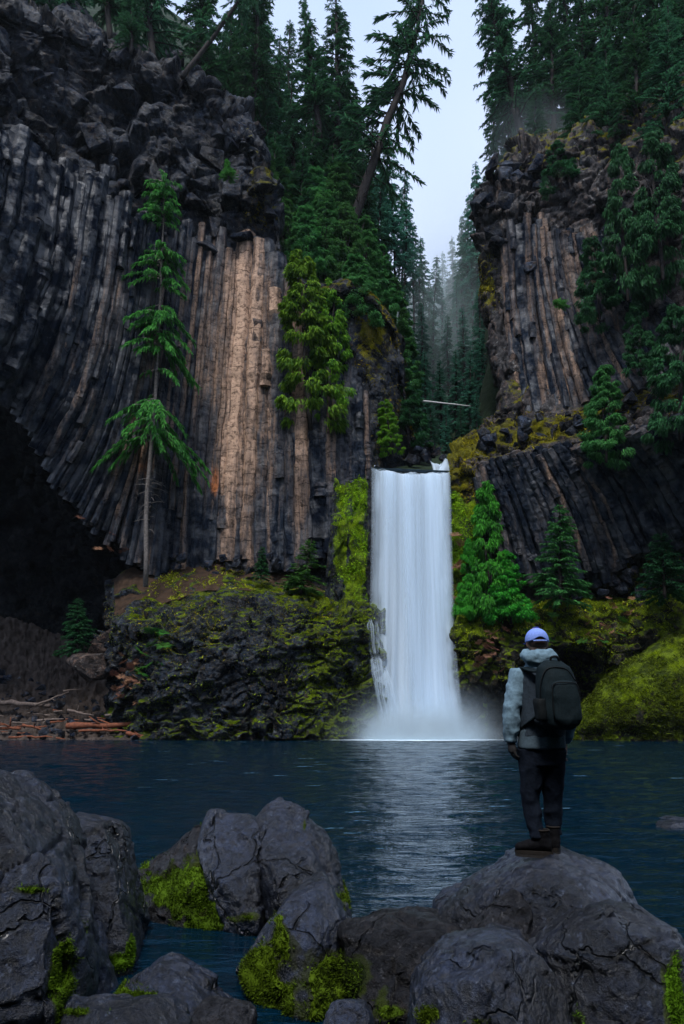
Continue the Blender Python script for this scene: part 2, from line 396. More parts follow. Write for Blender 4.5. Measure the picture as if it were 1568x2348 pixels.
M['log_red'] = plain('driftwood_red', (0.15, 0.05, 0.025), 0.75, 0.4, 6.0, 0.02)
M['log_grey'] = plain('driftwood_grey', (0.13, 0.10, 0.085), 0.8, 0.4, 6.0, 0.02)
M['soil'] = plain('soil', (0.034, 0.02, 0.012), 0.95, 0.5, 1.6, 0.1)
M['cave'] = rock_mat('cave_rock_shaded', (0.0025, 0.003, 0.005), (0.02, 0.022, 0.028), (0.024, 0.018, 0.014), 0.4, 0.8, 0.7, 1.8, 0.3, vary=0.0, spec=.06)  # stone kept near black: the cave's shade is put into the colour
M['log_pale'] = plain('pale_dead_wood', (0.55, 0.55, 0.55), .7, .2, 6, .01)
M['scree'] = plain('scree', (0.05, 0.038, 0.032), 0.95, 0.45, 1.4, 0.15)
M['forest_floor'] = plain('forest_floor', (0.014, 0.026, 0.012), 0.95, 0.6, 0.5, 0.4)
# ------------------------------------------------------------------ the setting
def cliff_sheet(name, rows, nv, nu, mat, disp, parent=None, moss=None, kind='structure', label=None):
    """disp(P, px, py) -> offset along the normal"""
    P, G = patch_grid(rows, nv, nu)
    N = grid_normals(P)
    view = P - np.array((0, 0, CAM_H)); flip = np.sign(-(N * view).sum(-1).mean()) or 1
    N = N * flip
    Vp = P.reshape(-1, 3); gx, gy = G[..., 0].ravel(), G[..., 1].ravel()
    d = disp(Vp, gx, gy)
    V = Vp + N.reshape(-1, 3) * d[:, None]
    me = mesh_np(name, V, grid_faces(nv, nu) if flip < 0 else grid_faces(nv, nu)[:, ::-1])
    if moss is not None: set_attr(me, 'moss', moss(V, gx, gy))
    o = ob(name, me, mat, parent)
    if kind: o['kind'] = kind
    if label: o['label'] = label
    return o
def spot(gx, gy, cx, cy, rx, ry):
    return np.clip(1.25 - np.sqrt(((gx - cx) / rx) ** 2 + ((gy - cy) / ry) ** 2), 0, 1)

# pool: one sheet of dark rippled water
def make_pool():
    ys = np.concatenate((np.linspace(-3, 4, 12)[:-1], 4 * (66 / 4) ** np.linspace(0, 1, 420)))
    rows = []
    nu = 300
    u = np.linspace(-1, 1, nu); u = np.sign(u) * np.abs(u) ** 1.0
    Yg = np.repeat(ys[:, None], nu, 1)
    Xg = u[None] * np.clip(0.62 * Yg + 4.5, 4, 60)
    P = np.stack((Xg, Yg, 0 * Yg), -1).reshape(-1, 3)
    Q = P * (0.55, 1.5, 1)
    h = 0.05 * fbm(Q + (0, 0, 3), 0.7, 3, 5) + 0.04 * fbm(Q, 2.2, 3, 9)
    calm = np.clip((P[:, 1] - 6) / 6, 0.12, 1) * np.where(P[:, 0] < -0.5 - 0.02 * P[:, 1], 0.75, 1.0)
    P[:, 2] = h * calm
    s = NT('pool_water')
    p = s.pos((0.45, 1.25, 1))
    b = s.bump(s.math('ADD', s.noise(p, 3.2, 4, 0.6), s.math('MULTIPLY', s.noise(p, 1.1, 3), 0.8)), 0.7, 0.2)
    bs = s.n('BsdfPrincipled', i_Base_Color=(0.0004, 0.009, 0.019, 1), i_Roughness=0.06, i_IOR=1.33, i_Normal=b)
    bs.inputs['Specular Tint'].default_value = (0.16, 0.55, 0.92, 1)
    o = ob('pool', mesh_np('pool', P, grid_faces(len(ys), nu)), s.done(bs.outputs[0]))
    tag(o, 'dark blue rippled pool below the waterfall', kind='structure')
make_pool()
# river bed / ground under everything
gb = mesh_np('ground', [(-400, -120, -1.2), (400, -120, -1.2), (400, 600, -1.2), (-400, 600, -1.2)], [(0, 1, 2, 3)])
tag(ob('ground', gb, M['forest_floor']), kind='structure')

# unseen valley side around the camera, added to cut low sky light
az = np.radians(np.linspace(72, 288, 90)); t_ = np.linspace(0, 1, 30)
R_ = 13 + 40 * t_[:, None] + 10 * np.abs(np.sin(az))[None]; Zz = -1.0 + 52 * t_[:, None] ** 1.1 + 0 * az[None]
P = np.stack((R_ * np.sin(az)[None], R_ * np.cos(az)[None] + 2, Zz), -1).reshape(-1, 3)
P[:, 2] += 3.0 * fbm(P, .1, 4, 3)
tag(ob('shading_hillside', mesh_np('shading_hillside', P, grid_faces(30, 90)), M['forest_floor']), 'unseen valley side behind the viewpoint, added for shade', kind='structure')

# ---- left cliff: everything hangs under one piece of the setting
def YL(px):
    return interp(px, [-400, -200, 0, 75, 130, 200, 290, 350, 430, 650, 715, 775, 850, 960],
                      [44, 49, 55.5, 58.5, 60.5, 62.5, 64.5, 66, 66.8, 66.8, 66, 65.5, 66, 72])
def rimL(px):
    return interp(px, [-400, -250, 0, 200, 260, 330, 400, 470, 492, 560, 590, 602, 630, 642, 660, 700, 760, 800, 860, 905, 922, 940, 965],
                      [-260, -160, 0, 62, 95, 130, 168, 190, 228, 288, 318, 420, 470, 600, 640, 655, 660, 640, 685, 755, 860, 985, 1040])
def botL(px):
    return interp(px, [-400, -160, 0, 75, 130, 200, 290, 350, 430, 500, 580, 650, 715, 775, 830, 850, 965],
                      [600, 765, 910, 1003, 1112, 1198, 1272, 1340, 1370, 1380, 1390, 1400, 1400, 1400, 1400, 1090, 1075])
pxs = np.concatenate((np.linspace(-400, 470, 12), [490, 515, 560, 590, 605, 630, 645, 660, 700, 760, 800, 850, 880, 905, 922, 940, 965]))
rows = []
for fr in (-1, 0, .08, .2, .35, .5, .65, .8, .93, 1.0):
    r = []
    for p in pxs:
        t, b, Y = float(rimL(p)), float(botL(p)), float(YL(p))
        if fr < 0: r.append((p, t - 4, Y + 14))
        else:
            y = t + (b - t) * fr
            # upper storey stands proud of the columns; the columns' feet hang over the cave at the left
            top = interp(p, [-400, 300, 450, 640, 700], [520, 540, 560, 560, 640])
            Yd = Y - 1.6 * np.clip((top - y) / 60, 0, 1) * np.clip((650 - p) / 60, 0, 1)
            r.append((p, y, Yd))
    rows.append(r)
def disp_left(P, gx, gy):
    up = np.clip((560 - gy) / 80, 0, 1) * np.clip((660 - gx) / 30, 0, 1)
    kn = np.clip((gx - 690) / 40, 0, 1)
    wp = P + np.stack([fbm(P, .25, 3, 4 + k) for k in range(3)], 1) * 1.2
    d = (0.2 + 0.8 * up) * (1.9 * blocky(wp, (5.0, 5.0, 6.5), 3, 0.9, 0.25) + 0.85 * blocky(wp, (2.2, 2.2, 2.6), 6, 1.1, 0.3) + 0.16 * blocky(P, (0.8, 0.8, 0.5), 8, 1.0, 0.3) + 0.3 * fbm(P, .4, 3, 77))
    d += up * 0.05 * np.sin(P[:, 2] * 9 + 3 * fbm(P, .4, 2, 5))
    d += 0.8 * kn * fbm(P, 0.25, 4, 31) + 0.2 * fbm(P, 0.8, 3, 12)
    return d
def moss_left(P, gx, gy):
    m = 0.9 * spot(gx, gy, 850, 760, 70, 130) + 0.55 * spot(gx, gy, 590, 470, 45, 60) + 0.5 * spot(gx, gy, 880, 960, 70, 110)
    m = np.maximum(m, 0.8 * np.clip((gx - 745) / 40, 0, 1) * np.clip((gy - 1030) / 60, 0, 1))
    m = np.maximum(m, 0.75 * np.clip(1 - np.abs(gy - rimL(gx) - 15) / 30, 0, 1) * (gx > 560))
    return m
cliff_left = cliff_sheet('cliff_left', rows, 420, 520, M['cliff'], disp_left, moss=moss_left,
                         label='dark basalt cliff with tall ribbed columns left of the waterfall')

# back of the cave and the undercut below the columns
rows = []
for k, (y, Y, dx) in enumerate([(820, 70, 0), (1000, 80, 0), (1200, 90, 0), (1450, 92, 0), (1620, 90, 0), (1720, 88, 0)]):
    rows.append([(p, y + interp(p, [-500, 0, 200, 420], [-200, 0, 200, 330]) * (1 - k / 5) ** 2 * 1.0, Y - 0.0 * p) for p in (-600, -300, 0, 150, 300, 480)])
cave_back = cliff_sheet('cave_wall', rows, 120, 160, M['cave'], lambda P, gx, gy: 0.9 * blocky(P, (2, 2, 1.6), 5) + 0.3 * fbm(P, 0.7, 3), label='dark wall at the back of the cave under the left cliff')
# underside of the overhang, from the column feet back into the cave
rows = [[(p, float(botL(p)) + (3 + 6 * max(0, k - 1)) * k, float(YL(p)) + 5.5 * k) for p in (-400, -160, 0, 75, 130, 200, 290, 350, 420)] for k in range(5)]
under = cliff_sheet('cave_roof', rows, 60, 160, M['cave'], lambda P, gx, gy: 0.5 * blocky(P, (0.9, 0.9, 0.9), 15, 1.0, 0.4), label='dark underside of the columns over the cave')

# wall behind and beside the waterfall
rows = [[(p, 1085 + (0 if p > 800 else -20), 65.6) for p in (770, 800, 840, 900, 980, 1040, 1100)],
        [(p, 1180, 64.6 - (1.2 if p < 845 or p > 1035 else 0)) for p in (760, 800, 840, 900, 980, 1040, 1100)],
        [(p, 1350, 64 - (1.1 if p < 845 or p > 1035 else 0)) for p in (745, 790, 835, 900, 980, 1045, 1110)],
        [(p, 1520, 63.4 - (1.1 if p < 845 or p > 1035 else 0)) for p in (745, 790, 840, 900, 980, 1050, 1120)],
        [(p, 1640, 62.6 - (1.0 if p < 850 or p > 1035 else 0)) for p in (745, 790, 850, 900, 980, 1050, 1120)],
        [(p, 1740, 61) for p in (745, 790, 850, 900, 980, 1050, 1120)]]
fall_wall = cliff_sheet('cliff_behind_falls', rows, 300, 180, M['fallwall'],
    lambda P, gx, gy: 0.3 * blocky(P + .4 * fbm(P, .8, 3, 9)[:, None], (1.1, 1.1, 2.4), 21, 1, .1) + 0.55 * fbm(P, 0.4, 4, 2) + 0.35 * fbm(P * (1, 1, .25), 1.1, 4, 22),
    moss=lambda P, gx, gy: np.where((gx < 838) | (gx > 1036), np.where(gx < 900, .78 * np.clip((gx - 748) / 35, -.3, 1), .62), -.4) * np.clip((1680 - gy) / 160, 0.1, 1) + .75 * fbm(P * (1, 1, .12), 1.4, 3, 61), label='wet mossy rock wall behind and beside the waterfall')

# mound in front of the left cliff
mx_ = [240, 262, 300, 380, 470, 560, 650, 740, 800, 850, 880]
def mrow(ys, Ys): return [(x, y, Y) for x, y, Y in zip(mx_, ys, Ys)]
rows = [mrow([1330, 1325, 1300, 1290, 1280, 1290, 1300, 1330, 1370, 1395, 1400], [66] * 3 + [67] * 6 + [64, 64]),
        mrow([1440, 1400, 1372, 1335, 1308, 1320, 1340, 1365, 1378, 1400, 1410], [64, 63.5, 63.5, 64.5, 65.5, 65.5, 65.5, 65, 63.5, 62.5, 62.5]),
        mrow([1480, 1440, 1410, 1380, 1352, 1352, 1362, 1378, 1390, 1410, 1420], [63, 62, 61.5, 62, 62.5, 62.5, 62.5, 62.5, 61.8, 62, 62]),
        mrow([1530, 1480, 1450, 1420, 1400, 1400, 1400, 1400, 1410, 1440, 1450], [62.5, 60.8, 59.8, 59.4, 59.2, 59.2, 59.6, 60, 60.2, 61.3, 61.6]),
        mrow([1580, 1530, 1510, 1480, 1470, 1470, 1470, 1470, 1480, 1500, 1510], [63, 60.6, 59, 58.2, 57.8, 57.8, 58.2, 58.8, 59.2, 60.8, 61.2]),
        mrow([1630, 1590, 1570, 1550, 1550, 1550, 1550, 1550, 1560, 1570, 1580], [64, 61.5, 59, 58, 57.6, 57.6, 58, 58.6, 59, 60.4, 60.8]),
        mrow([1660, 1640, 1630, 1620, 1620, 1620, 1620, 1620, 1620, 1625, 1630], [65, 62, 59.5, 58.2, 57.6, 57.6, 57.8, 58.2, 58.6, 59.8, 60.4]),
        mrow([1690, 1690, 1690, 1685, 1685, 1685, 1685, 1685, 1685, 1685, 1690], [65, 62, 59.5, 57.8, 57.2, 57, 57.2, 57.6, 58, 59.2, 60]),
        mrow([1730] * 11, [65, 62, 59.5, 57.6, 57, 56.8, 57, 57.4, 57.8, 59, 60])]
def disp_mound(P, gx, gy):
    r = np.clip((gy - 1340) / 60, 0.15, 1)
    # curved ribs low on the left, broken blocks above
    rib = np.sin(((P[:, 2] - 0.35 * (P[:, 0] + 14) - 0.02 * (P[:, 0] + 14) ** 2) * 4.2) + 1.5 * fbm(P, .5, 2)) * np.clip((gy - 1540) / 60, 0, 1) * np.clip((640 - gx) / 100, 0, 1)
    wp = P + np.stack([fbm(P, .45, 3, 4 + k) for k in range(3)], 1) * 1.0
    return r * (0.8 * blocky(wp, (3.8, 3.8, 1.9), 41, 0.9, .15) + 0.3 * blocky(wp, (1.3, 1.3, .7), 43, 1.2, .2) + 0.6 * fbm(P, 0.3, 4) + .1 * blocky(P, (.5, .5, .35), 44, 1.2, .2)) + 0.22 * rib + 0.16 * fbm(P, 1.2, 4, 8, .6)
def moss_mound(P, gx, gy):
    m = 0.36 + 0.4 * np.clip((gx - 640) / 100, 0, 1) - 0.5 * spot(gx, gy, 520, 1560, 170, 70) + 0.2 * spot(gx, gy, 520, 1670, 240, 25)
    return m - 0.5 * spot(gx, gy, 260, 1500, 50, 100) * 1.0
mound = cliff_sheet('mound', rows, 330, 520, M['mound'], disp_mound, moss=moss_mound, label='rounded mossy rock outcrop at the foot of the left cliff')

lrow = [[(x, y + 2, Y - .25) for (x, y, Y) in rw[1:9]] for rw in rows[:3]] 
ledge = cliff_sheet('ledge', lrow, 70, 200, M['soil'], lambda P, gx, gy: .18 * disp_mound(P, gx, gy) + .15 * fbm(P, .8, 4, 5), label='brown soil ledge on top of the mossy outcrop')
# beach of scree at the left
rows = [[(p, y, Y) for p in (-260, -80, 60, 160, 260, 350)] for y, Y in ((1480, 75), (1600, 71), (1650, 66), (1675, 62.5), (1692, 59.5), (1705, 58))]
for r, (a, b) in zip(rows, ((-130, 60), (-90, 50), (-25, 25), (-6, 4), (0, 0), (0, 0))):
    for j in range(6):
        x, y, Y = r[j]; r[j] = (x, y + interp(j, [0, 5], [a, b]), Y)
beach = cliff_sheet('beach', rows, 140, 240, M['scree'], lambda P, gx, gy: 0.5 * fbm(P, 0.4, 5, 3) + 0.3 * blocky(P, (.9, .9, .9), 54) + 0.2 * blocky(P, (.4, .4, .4), 55), label='stony beach with drift debris at the left of the pool')

# ---- right cliff
rx_ = [1040, 1100, 1160, 1230, 1320, 1420, 1540, 1700, 1900]
def rrow(xs, ys, Ys): return [(x, y, Y) for x, y, Y in zip(xs, ys, Ys)]
rows = [rrow([1200, 1205, 1220, 1260, 1330, 1420, 1540, 1700, 1900], [320, 315, 310, 300, 290, 240, 180, 60, -60], [84, 80, 78, 76, 73, 70, 66, 60, 54]),
        rrow([1190, 1178, 1190, 1230, 1310, 1420, 1540, 1700, 1900], [350, 345, 340, 330, 320, 270, 200, 80, -40], [80, 70, 67, 66, 64, 62, 58, 53, 48]),
        rrow([1150, 1138, 1165, 1230, 1320, 1420, 1540, 1700, 1900], [420, 400, 400, 400, 390, 360, 320, 260, 200], [78, 69, 66.5, 65, 63, 60, 56, 51, 46]),
        rrow([1112, 1097, 1150, 1225, 1320, 1420, 1540, 1700, 1900], [480, 475, 480, 490, 480, 470, 450, 420, 400], [77, 68.5, 65.5, 64.5, 63, 60, 56, 51, 46]),
        rrow([1120, 1103, 1150, 1215, 1320, 1420, 1540, 1700, 1900], [600, 600, 600, 600, 600, 590, 580, 570, 560], [77, 69, 67, 66, 64, 61, 57, 52, 47]),
        rrow([1130, 1112, 1150, 1215, 1320, 1420, 1540, 1700, 1900], [730, 730, 730, 730, 730, 730, 730, 730, 730], [77, 69, 67, 66, 64, 61, 57, 52, 47]),
        rrow([1150, 1135, 1165, 1225, 1320, 1420, 1540, 1700, 1900], [850, 850, 850, 850, 850, 850, 840, 830, 820], [76, 68, 66, 65, 63, 60, 56, 51, 46]),
        rrow([1150, 1150, 1180, 1240, 1320, 1420, 1540, 1700, 1900], [935, 935, 935, 930, 925, 920, 900, 880, 870], [75, 67, 65, 64, 62, 59, 55, 50, 45]),
        rrow([1050, 1130, 1170, 1240, 1320, 1420, 1540, 1700, 1900], [1010, 985, 975, 965, 955, 945, 925, 900, 890], [74, 67, 64.5, 63, 61, 58, 54, 49, 44]),
        rrow([1032, 1070, 1150, 1230, 1310, 1420, 1540, 1700, 1900], [1062, 1045, 1030, 1020, 1005, 985, 960, 930, 920], [66, 65, 63, 61.5, 60, 57, 53, 48, 43]),
        rrow([1033, 1075, 1150, 1230, 1310, 1420, 1540, 1700, 1900], [1100, 1085, 1065, 1055, 1040, 1020, 1000, 970, 960], [64.5, 63.8, 62.6, 61.4, 60, 57.4, 54, 49, 44]),
        rrow([1035, 1090, 1170, 1250, 1340, 1440, 1560, 1700, 1900], [1200, 1190, 1180, 1170, 1160, 1150, 1130, 1110, 1100], [64.5, 64, 63.4, 62.6, 61.6, 59.6, 56.5, 52, 47]),
        rrow([1035, 1090, 1180, 1270, 1370, 1480, 1600, 1720, 1900], [1300] * 9, [64.5, 64.2, 64, 63.6, 63, 61.6, 59, 55, 50]),
        rrow([1035, 1090, 1180, 1270, 1370, 1480, 1600, 1720, 1900], [1450] * 9, [65, 65, 65, 65, 65, 64, 62, 58, 53])]
def disp_right(P, gx, gy):
    up = np.clip((600 - gy) / 100, 0, 1) + np.clip((1260 - gx) / 60, 0, 1) * 0.4
    d = (0.3 + 0.7 * up) * (1.1 * blocky(P + fbm(P, .3, 2, 4)[:, None] * 0.6, (2.8, 2.8, 3.0), 63, 1.0, 0.3) + 0.35 * blocky(P, (0.9, 0.9, 0.8), 68, 1.0, 0.3))
    d += 0.35 * np.clip((gy - 930) / 40, 0, 1) * (0.8 * blocky(P, (1.2, 1.2, .9), 71) + fbm(P, 0.6, 3, 3))
    low = np.clip((gy - 1200) / 100, 0, 1) * np.clip((gx - 1250) / 100, 0, 1)
    return d + 0.25 * fbm(P, 0.5, 4, 14) + low * 0.5 * blocky(P, (.8, .8, .6), 72)
def moss_right(P, gx, gy):
    band = np.clip(1.2 - np.abs(gy - interp(gx, [1040, 1150, 1300, 1500], [1045, 1000, 985, 900])) / 45, 0, 1)
    m = 0.95 * band * np.clip((1480 - gx) / 120, 0.5, 1)
    m = np.maximum(m, 0.9 * spot(gx, gy, 1120, 650, 30, 70) + 0.6 * spot(gx, gy, 1270, 560, 60, 60) + .6 * spot(gx, gy, 1180, 900, 60, 60))
    m = np.maximum(m, 0.62 * np.clip((gx - 1330) / 90, 0, 1) * np.clip((gy - 1100) / 100, 0, 1))
    m = np.maximum(m, 0.95 * np.clip((1100 - gx) / 40, 0, 1) * np.clip((gy - 1040) / 40, 0, 1))
    m = np.maximum(m, 0.55 * np.clip((450 - gy) / 80, 0, 1))
    return m
cliff_right = cliff_sheet('cliff_right', rows, 420, 340, M['cliff_r'], disp_right, moss=moss_right,
                          label='mossy basalt cliff with leaning columns right of the waterfall')

# mossy bank at the foot of the right cliff, with a small cave
bx_ = [1010, 1060, 1120, 1190, 1270, 1330, 1400, 1480, 1580, 1700, 1860]
def brow(ys, Ys): return [(x, y, Y) for x, y, Y in zip(bx_, ys, Ys)]
rows = [brow([1370, 1370, 1370, 1365, 1365, 1370, 1360, 1350, 1330, 1310, 1300], [66] * 11),
        brow([1400, 1400, 1395, 1390, 1385, 1390, 1380, 1370, 1350, 1340, 1330], [63, 62, 62.5, 63, 63, 62.5, 62, 61, 60, 58, 56]),
        brow([1440, 1430, 1430, 1430, 1430, 1430, 1420, 1410, 1400, 1390, 1380], [62, 60.5, 60.6, 61, 61, 60.8, 60, 59, 58, 56, 54]),
        brow([1500, 1490, 1490, 1490, 1482, 1482, 1490, 1480, 1470, 1460, 1450], [61.5, 60, 59.8, 59.8, 59.8, 59.8, 59.4, 58.4, 57, 55, 53]),
        brow([1560, 1550, 1560, 1560, 1510, 1510, 1540, 1550, 1550, 1550, 1550], [62, 60.6, 60.5, 60.5, 64, 65, 61, 58.4, 57, 55, 53]),
        brow([1620, 1610, 1620, 1620, 1600, 1600, 1620, 1630, 1630, 1630, 1630], [62.5, 61.6, 62.5, 63, 66, 66, 62, 58.6, 57, 55, 53]),
        brow([1690] * 11, [62, 61.5, 62.5, 63, 64, 64, 62, 58.8, 57.4, 55.4, 53.4]),
        brow([1740] * 11, [61.5, 61.5, 62.5, 63, 64, 64, 62, 59, 57.6, 55.6, 53.6])]
bank = cliff_sheet('bank', rows, 240, 420, M['bank'],
    lambda P, gx, gy: 0.55 * fbm(P, 0.45, 4, 6) + 0.4 * blocky(P, (1.0, 1.0, .8), 81) + 0.2 * fbm(P, 1.5, 3, 7),
    moss=lambda P, gx, gy: 0.68 + 0.3 * spot(gx, gy, 1080, 1440, 60, 90) - 0.5 * np.clip((gy - 1560) / 60, 0, 1) * (gx < 1380), label='mossy bank under the right cliff')
rows = [[(x, y, Y) for x, y, Y in zip((1290, 1330, 1380, 1450, 1540, 1680, 1860), ys, Ys)] for ys, Ys in (
        ([1660, 1620, 1560, 1500, 1450, 1400, 1360], [62, 61, 61, 61, 60, 58, 56]),
        ([1665, 1630, 1575, 1515, 1462, 1415, 1380], [60.5, 58.5, 58, 57.6, 57, 55, 53]),
        ([1670, 1645, 1605, 1560, 1520, 1490, 1460], [59.8, 57.6, 56.6, 55.6, 54.6, 53, 51]),
        ([1680, 1668, 1650, 1630, 1610, 1600, 1590], [59.4, 57.2, 56, 54.8, 53.8, 52.4, 50.6]),
        ([1694, 1692, 1690, 1688, 1685, 1690, 1690], [59.2, 57.4, 56.4, 55.4, 54.6, 53.4, 51.6]),
        ([1740] * 7, [59.2, 57.4, 56.6, 55.6, 54.8, 53.6, 51.8]))]
moss_mound_r = cliff_sheet('mossy_slope', rows, 160, 260, M['bank'],
    lambda P, gx, gy: 0.3 * fbm(P, 0.6, 4, 16) + 0.12 * fbm(P, 2.0, 3, 7), moss=lambda P, gx, gy: 0.85 + 0 * gx, label='smooth moss covered slope at the right edge of the pool')

# gorge floor and forested slopes behind the falls
def terrain(name, rows, nv, nu, d=1.2, label=None):
    return cliff_sheet(name, rows, nv, nu, M['forest_floor'], lambda P, gx, gy: d * fbm(P, 0.12, 4, 9), label=label)
terrain('hillside_left', [
    [(200, -80, 150), (500, 120, 150), (680, 560, 150), (800, 700, 150), (900, 760, 160), (985, 800, 190)],
    [(100, -60, 100), (480, 160, 100), (640, 560, 100), (760, 690, 100), (880, 820, 110), (960, 900, 150)],
    [(0, 20, 72), (450, 210, 72), (630, 620, 74), (790, 690, 76), (900, 860, 84), (960, 980, 110)],
    [(0, 400, 70), (450, 500, 70), (640, 800, 72), (800, 900, 74), (930, 1040, 78), (1000, 1060, 90)]], 60, 80, label='dark wooded ground behind the left cliff')
terrain('hillside_right', [
    [(985, 780, 190), (1050, 700, 160), (1100, 600, 150), (1180, 420, 140), (1300, 250, 130), (1700, 0, 110), (2100, -300, 90)],
    [(985, 900, 150), (1060, 840, 120), (1110, 700, 110), (1180, 440, 100), (1300, 290, 95), (1700, 60, 80), (2100, -200, 70)],
    [(985, 1000, 110), (1080, 960, 92), (1120, 780, 86), (1190, 470, 82), (1310, 320, 76), (1700, 120, 62), (2100, -100, 55)],
    [(985, 1060, 90), (1080, 1040, 78), (1130, 900, 78), (1200, 600, 78), (1320, 500, 75), (1700, 300, 62), (2100, 100, 54)],
    [(985, 1100, 90), (1080, 1100, 79), (1140, 1090, 79), (1220, 900, 80), (1340, 800, 78), (1700, 600, 66), (2100, 400, 58)]], 60, 90, label='dark wooded slope above the right cliff')
terrain('hillside_far', [
    [(700, 560, 290), (900, 640, 280), (1000, 660, 270), (1080, 600, 280), (1300, 420, 290)],
    [(700, 800, 240), (900, 820, 235), (1000, 830, 230), (1080, 800, 235), (1300, 700, 240)],
    [(700, 1060, 195), (900, 1060, 195), (1000, 1060, 195), (1080, 1060, 195), (1300, 1060, 195)]], 30, 40, 3.0, label='distant wooded slope closing the gorge')
terrain('gorge_floor', [
    [(900, 900, 190), (985, 905, 190), (1080, 900, 190)],
    [(900, 990, 110), (985, 990, 110), (1090, 990, 110)],
    [(900, 1040, 82), (985, 1045, 80), (1080, 1045, 80)],
    [(850, 1072, 68), (985, 1074, 67), (1040, 1070, 67)],
    [(850, 1090, 65.5), (950, 1090, 65.3), (1040, 1090, 65.2)]], 80, 60, 0.3, label='floor of the gorge above the waterfall')

# ------------------------------------------------------------------ basalt columns, each a part of its cliff
def column_mesh(name, path, rad, seed, taper=1.0):
    """an irregular six-sided prism along path, weathered, with cross joints"""
    r = rng(seed); n = len(path); ns = 12
    T = np.gradient(path, axis=0); T /= np.linalg.norm(T, axis=1, keepdims=True)
    A = np.cross(T, (0, 1.0, 0)); A /= np.linalg.norm(A, axis=1, keepdims=True); B = np.cross(A, T)
    k = r.integers(5, 8); ph = r.uniform(0, 6.28)
    a = np.sort((np.arange(k) + r.uniform(-.22, .22, k)) / k) * 2 * math.pi + ph
    cr = r.uniform(0.88, 1.12, k)
    cx, cy = cr * np.cos(a), cr * np.sin(a)
    # polygon with slightly rounded corners: each corner split in two
    pts = []
    for i in range(k):
        j = (i + 1) % k
        for f in (0.14, 0.86): pts.append((cx[i] + (cx[j] - cx[i]) * f, cy[i] + (cy[j] - cy[i]) * f))
    pts = np.array(pts); ns = len(pts)
    jx = np.cumsum(r.normal(0, 0.035, (n, 2)), 0); jx -= np.linspace(0, 1, n)[:, None] * jx[-1]
    step = np.zeros(n)
    for _ in range(r.integers(2, 6)):
        q = r.integers(1, n); step[q:] += r.normal(0, 0.07); jx[q:] += r.normal(0, .09, 2)
    sc = 1 + step + r.normal(0, 0.03, n)
    V = path[:, None] + rad * sc[:, None, None] * ((pts[None, :, :1] + jx[:, None, :1]) * A[:, None] + (pts[None, :, 1:] + jx[:, None, 1:]) * B[:, None])
    V += rad * 0.03 * r.normal(size=V.shape) + rad * .2 * np.stack([fbm(V.reshape(-1, 3), .45, 3, 90 + q_) for q_ in range(3)], 1).reshape(V.shape)
    V = V.reshape(-1, 3)
    idx = np.arange(n * ns).reshape(n, ns); nx = np.roll(idx, -1, 1)
    F = np.stack((idx[:-1], nx[:-1], nx[1:], idx[1:]), -1).reshape(-1, 4)
    mb = MB(); c0 = path[0] + T[0] * r.uniform(-.1, .3) * rad; c1 = path[-1] + T[-1] * r.uniform(-.3, .5) * rad
    V = np.concatenate((V, [c0, c1])); s = np.arange(ns); s2 = (s + 1) % ns
    mb.add(V, (F, np.stack((np.full(ns, n * ns), s2, s), 1), np.stack((np.full(ns, n * ns + 1), idx[-1], nx[-1]), 1)))
    return mb.mesh(name, smooth=False)
def columns(guides, parent, per, pick, seed, width=1.0, depth=(-0.24, 0.2), break_p=0.13, layers=2, endj=12, nseg=44, shorts=0, sbias=1.0):
    r = rng(seed)
    G = [catmull(g, 40) for g in guides]
    L = len(G); pos = []
    for g in range(L - 1):
        for q in range(per[g]): pos.append(g + (q + 0.5) / per[g])
    def path_at(u, t0, t1, dY, n, side=0.0):
        i = min(int(u), L - 2); f = u - i
        C = G[i] * (1 - f) + G[i + 1] * f
        t = np.linspace(t0, t1, n) * 39; k = np.clip(t.astype(int), 0, 38); ff = (t - k)[:, None]
        P = C[k] * (1 - ff) + C[k + 1] * ff
        return at_np(P[:, 0] + side, P[:, 1], P[:, 2] + dY), P
    def col(P, rad):
        me = column_mesh('column', P, rad, int(r.integers(1 << 30)))
        x, y = to_px(mesh_co(me)); t, k = pick(x, y); set_attr(me, 'tan', t); set_attr(me, 'rust', k)
        ob('column', me, M['column'], parent)
    count = 0
    for layer in range(layers):
        for j, u0 in enumerate(pos):
            u = u0 + r.uniform(-.18, .18) / per[min(int(u0), L - 2)] + (0.5 / per[min(int(u0), L - 2)] if layer else 0)
            u = min(max(u, 0), L - 1.001)
            i = min(int(u), L - 2)
            m = len(G[i]) // 2
            wpx = np.linalg.norm(at(*G[i + 1][m]) - at(*G[i][m])) / per[i]
            rad = 0.56 * wpx * width * r.uniform(0.85, 1.25)
            ts = [0.0 + r.uniform(-.03, .03) * (endj / 12), 1.0 + r.uniform(-.04, .05)]
            if r.random() < break_p: ts.insert(1, r.uniform(.15, .85))
            if r.random() < break_p * 0.6: ts.insert(1, r.uniform(.1, .9))
            ts = sorted(ts)
            for a, b in zip(ts[:-1], ts[1:]):
                if b - a < 0.05: continue
                dY = r.uniform(*depth) + (0.3 if layer else 0)
                n = max(4, int(nseg * (b - a)))
                P, pp = path_at(u, a, b, dY, n, r.uniform(-1.5, 1.5))
                col(P, rad * r.uniform(.9, 1.1)); count += 1
    for _ in range(shorts):
        u = r.random() ** sbias * (L - 1.01); i = min(int(u), L - 2); a = r.uniform(0, 0.95); b = min(1.02, a + r.uniform(0.05, 0.16))
        wpx = np.linalg.norm(at(*G[i + 1][20]) - at(*G[i][20])) / per[i]
        P, pp = path_at(u, a, b, r.uniform(depth[0] * 2.2, 0.1), 8)
        col(P, 0.5 * wpx * r.uniform(.8, 1.2)); count += 1
    return count
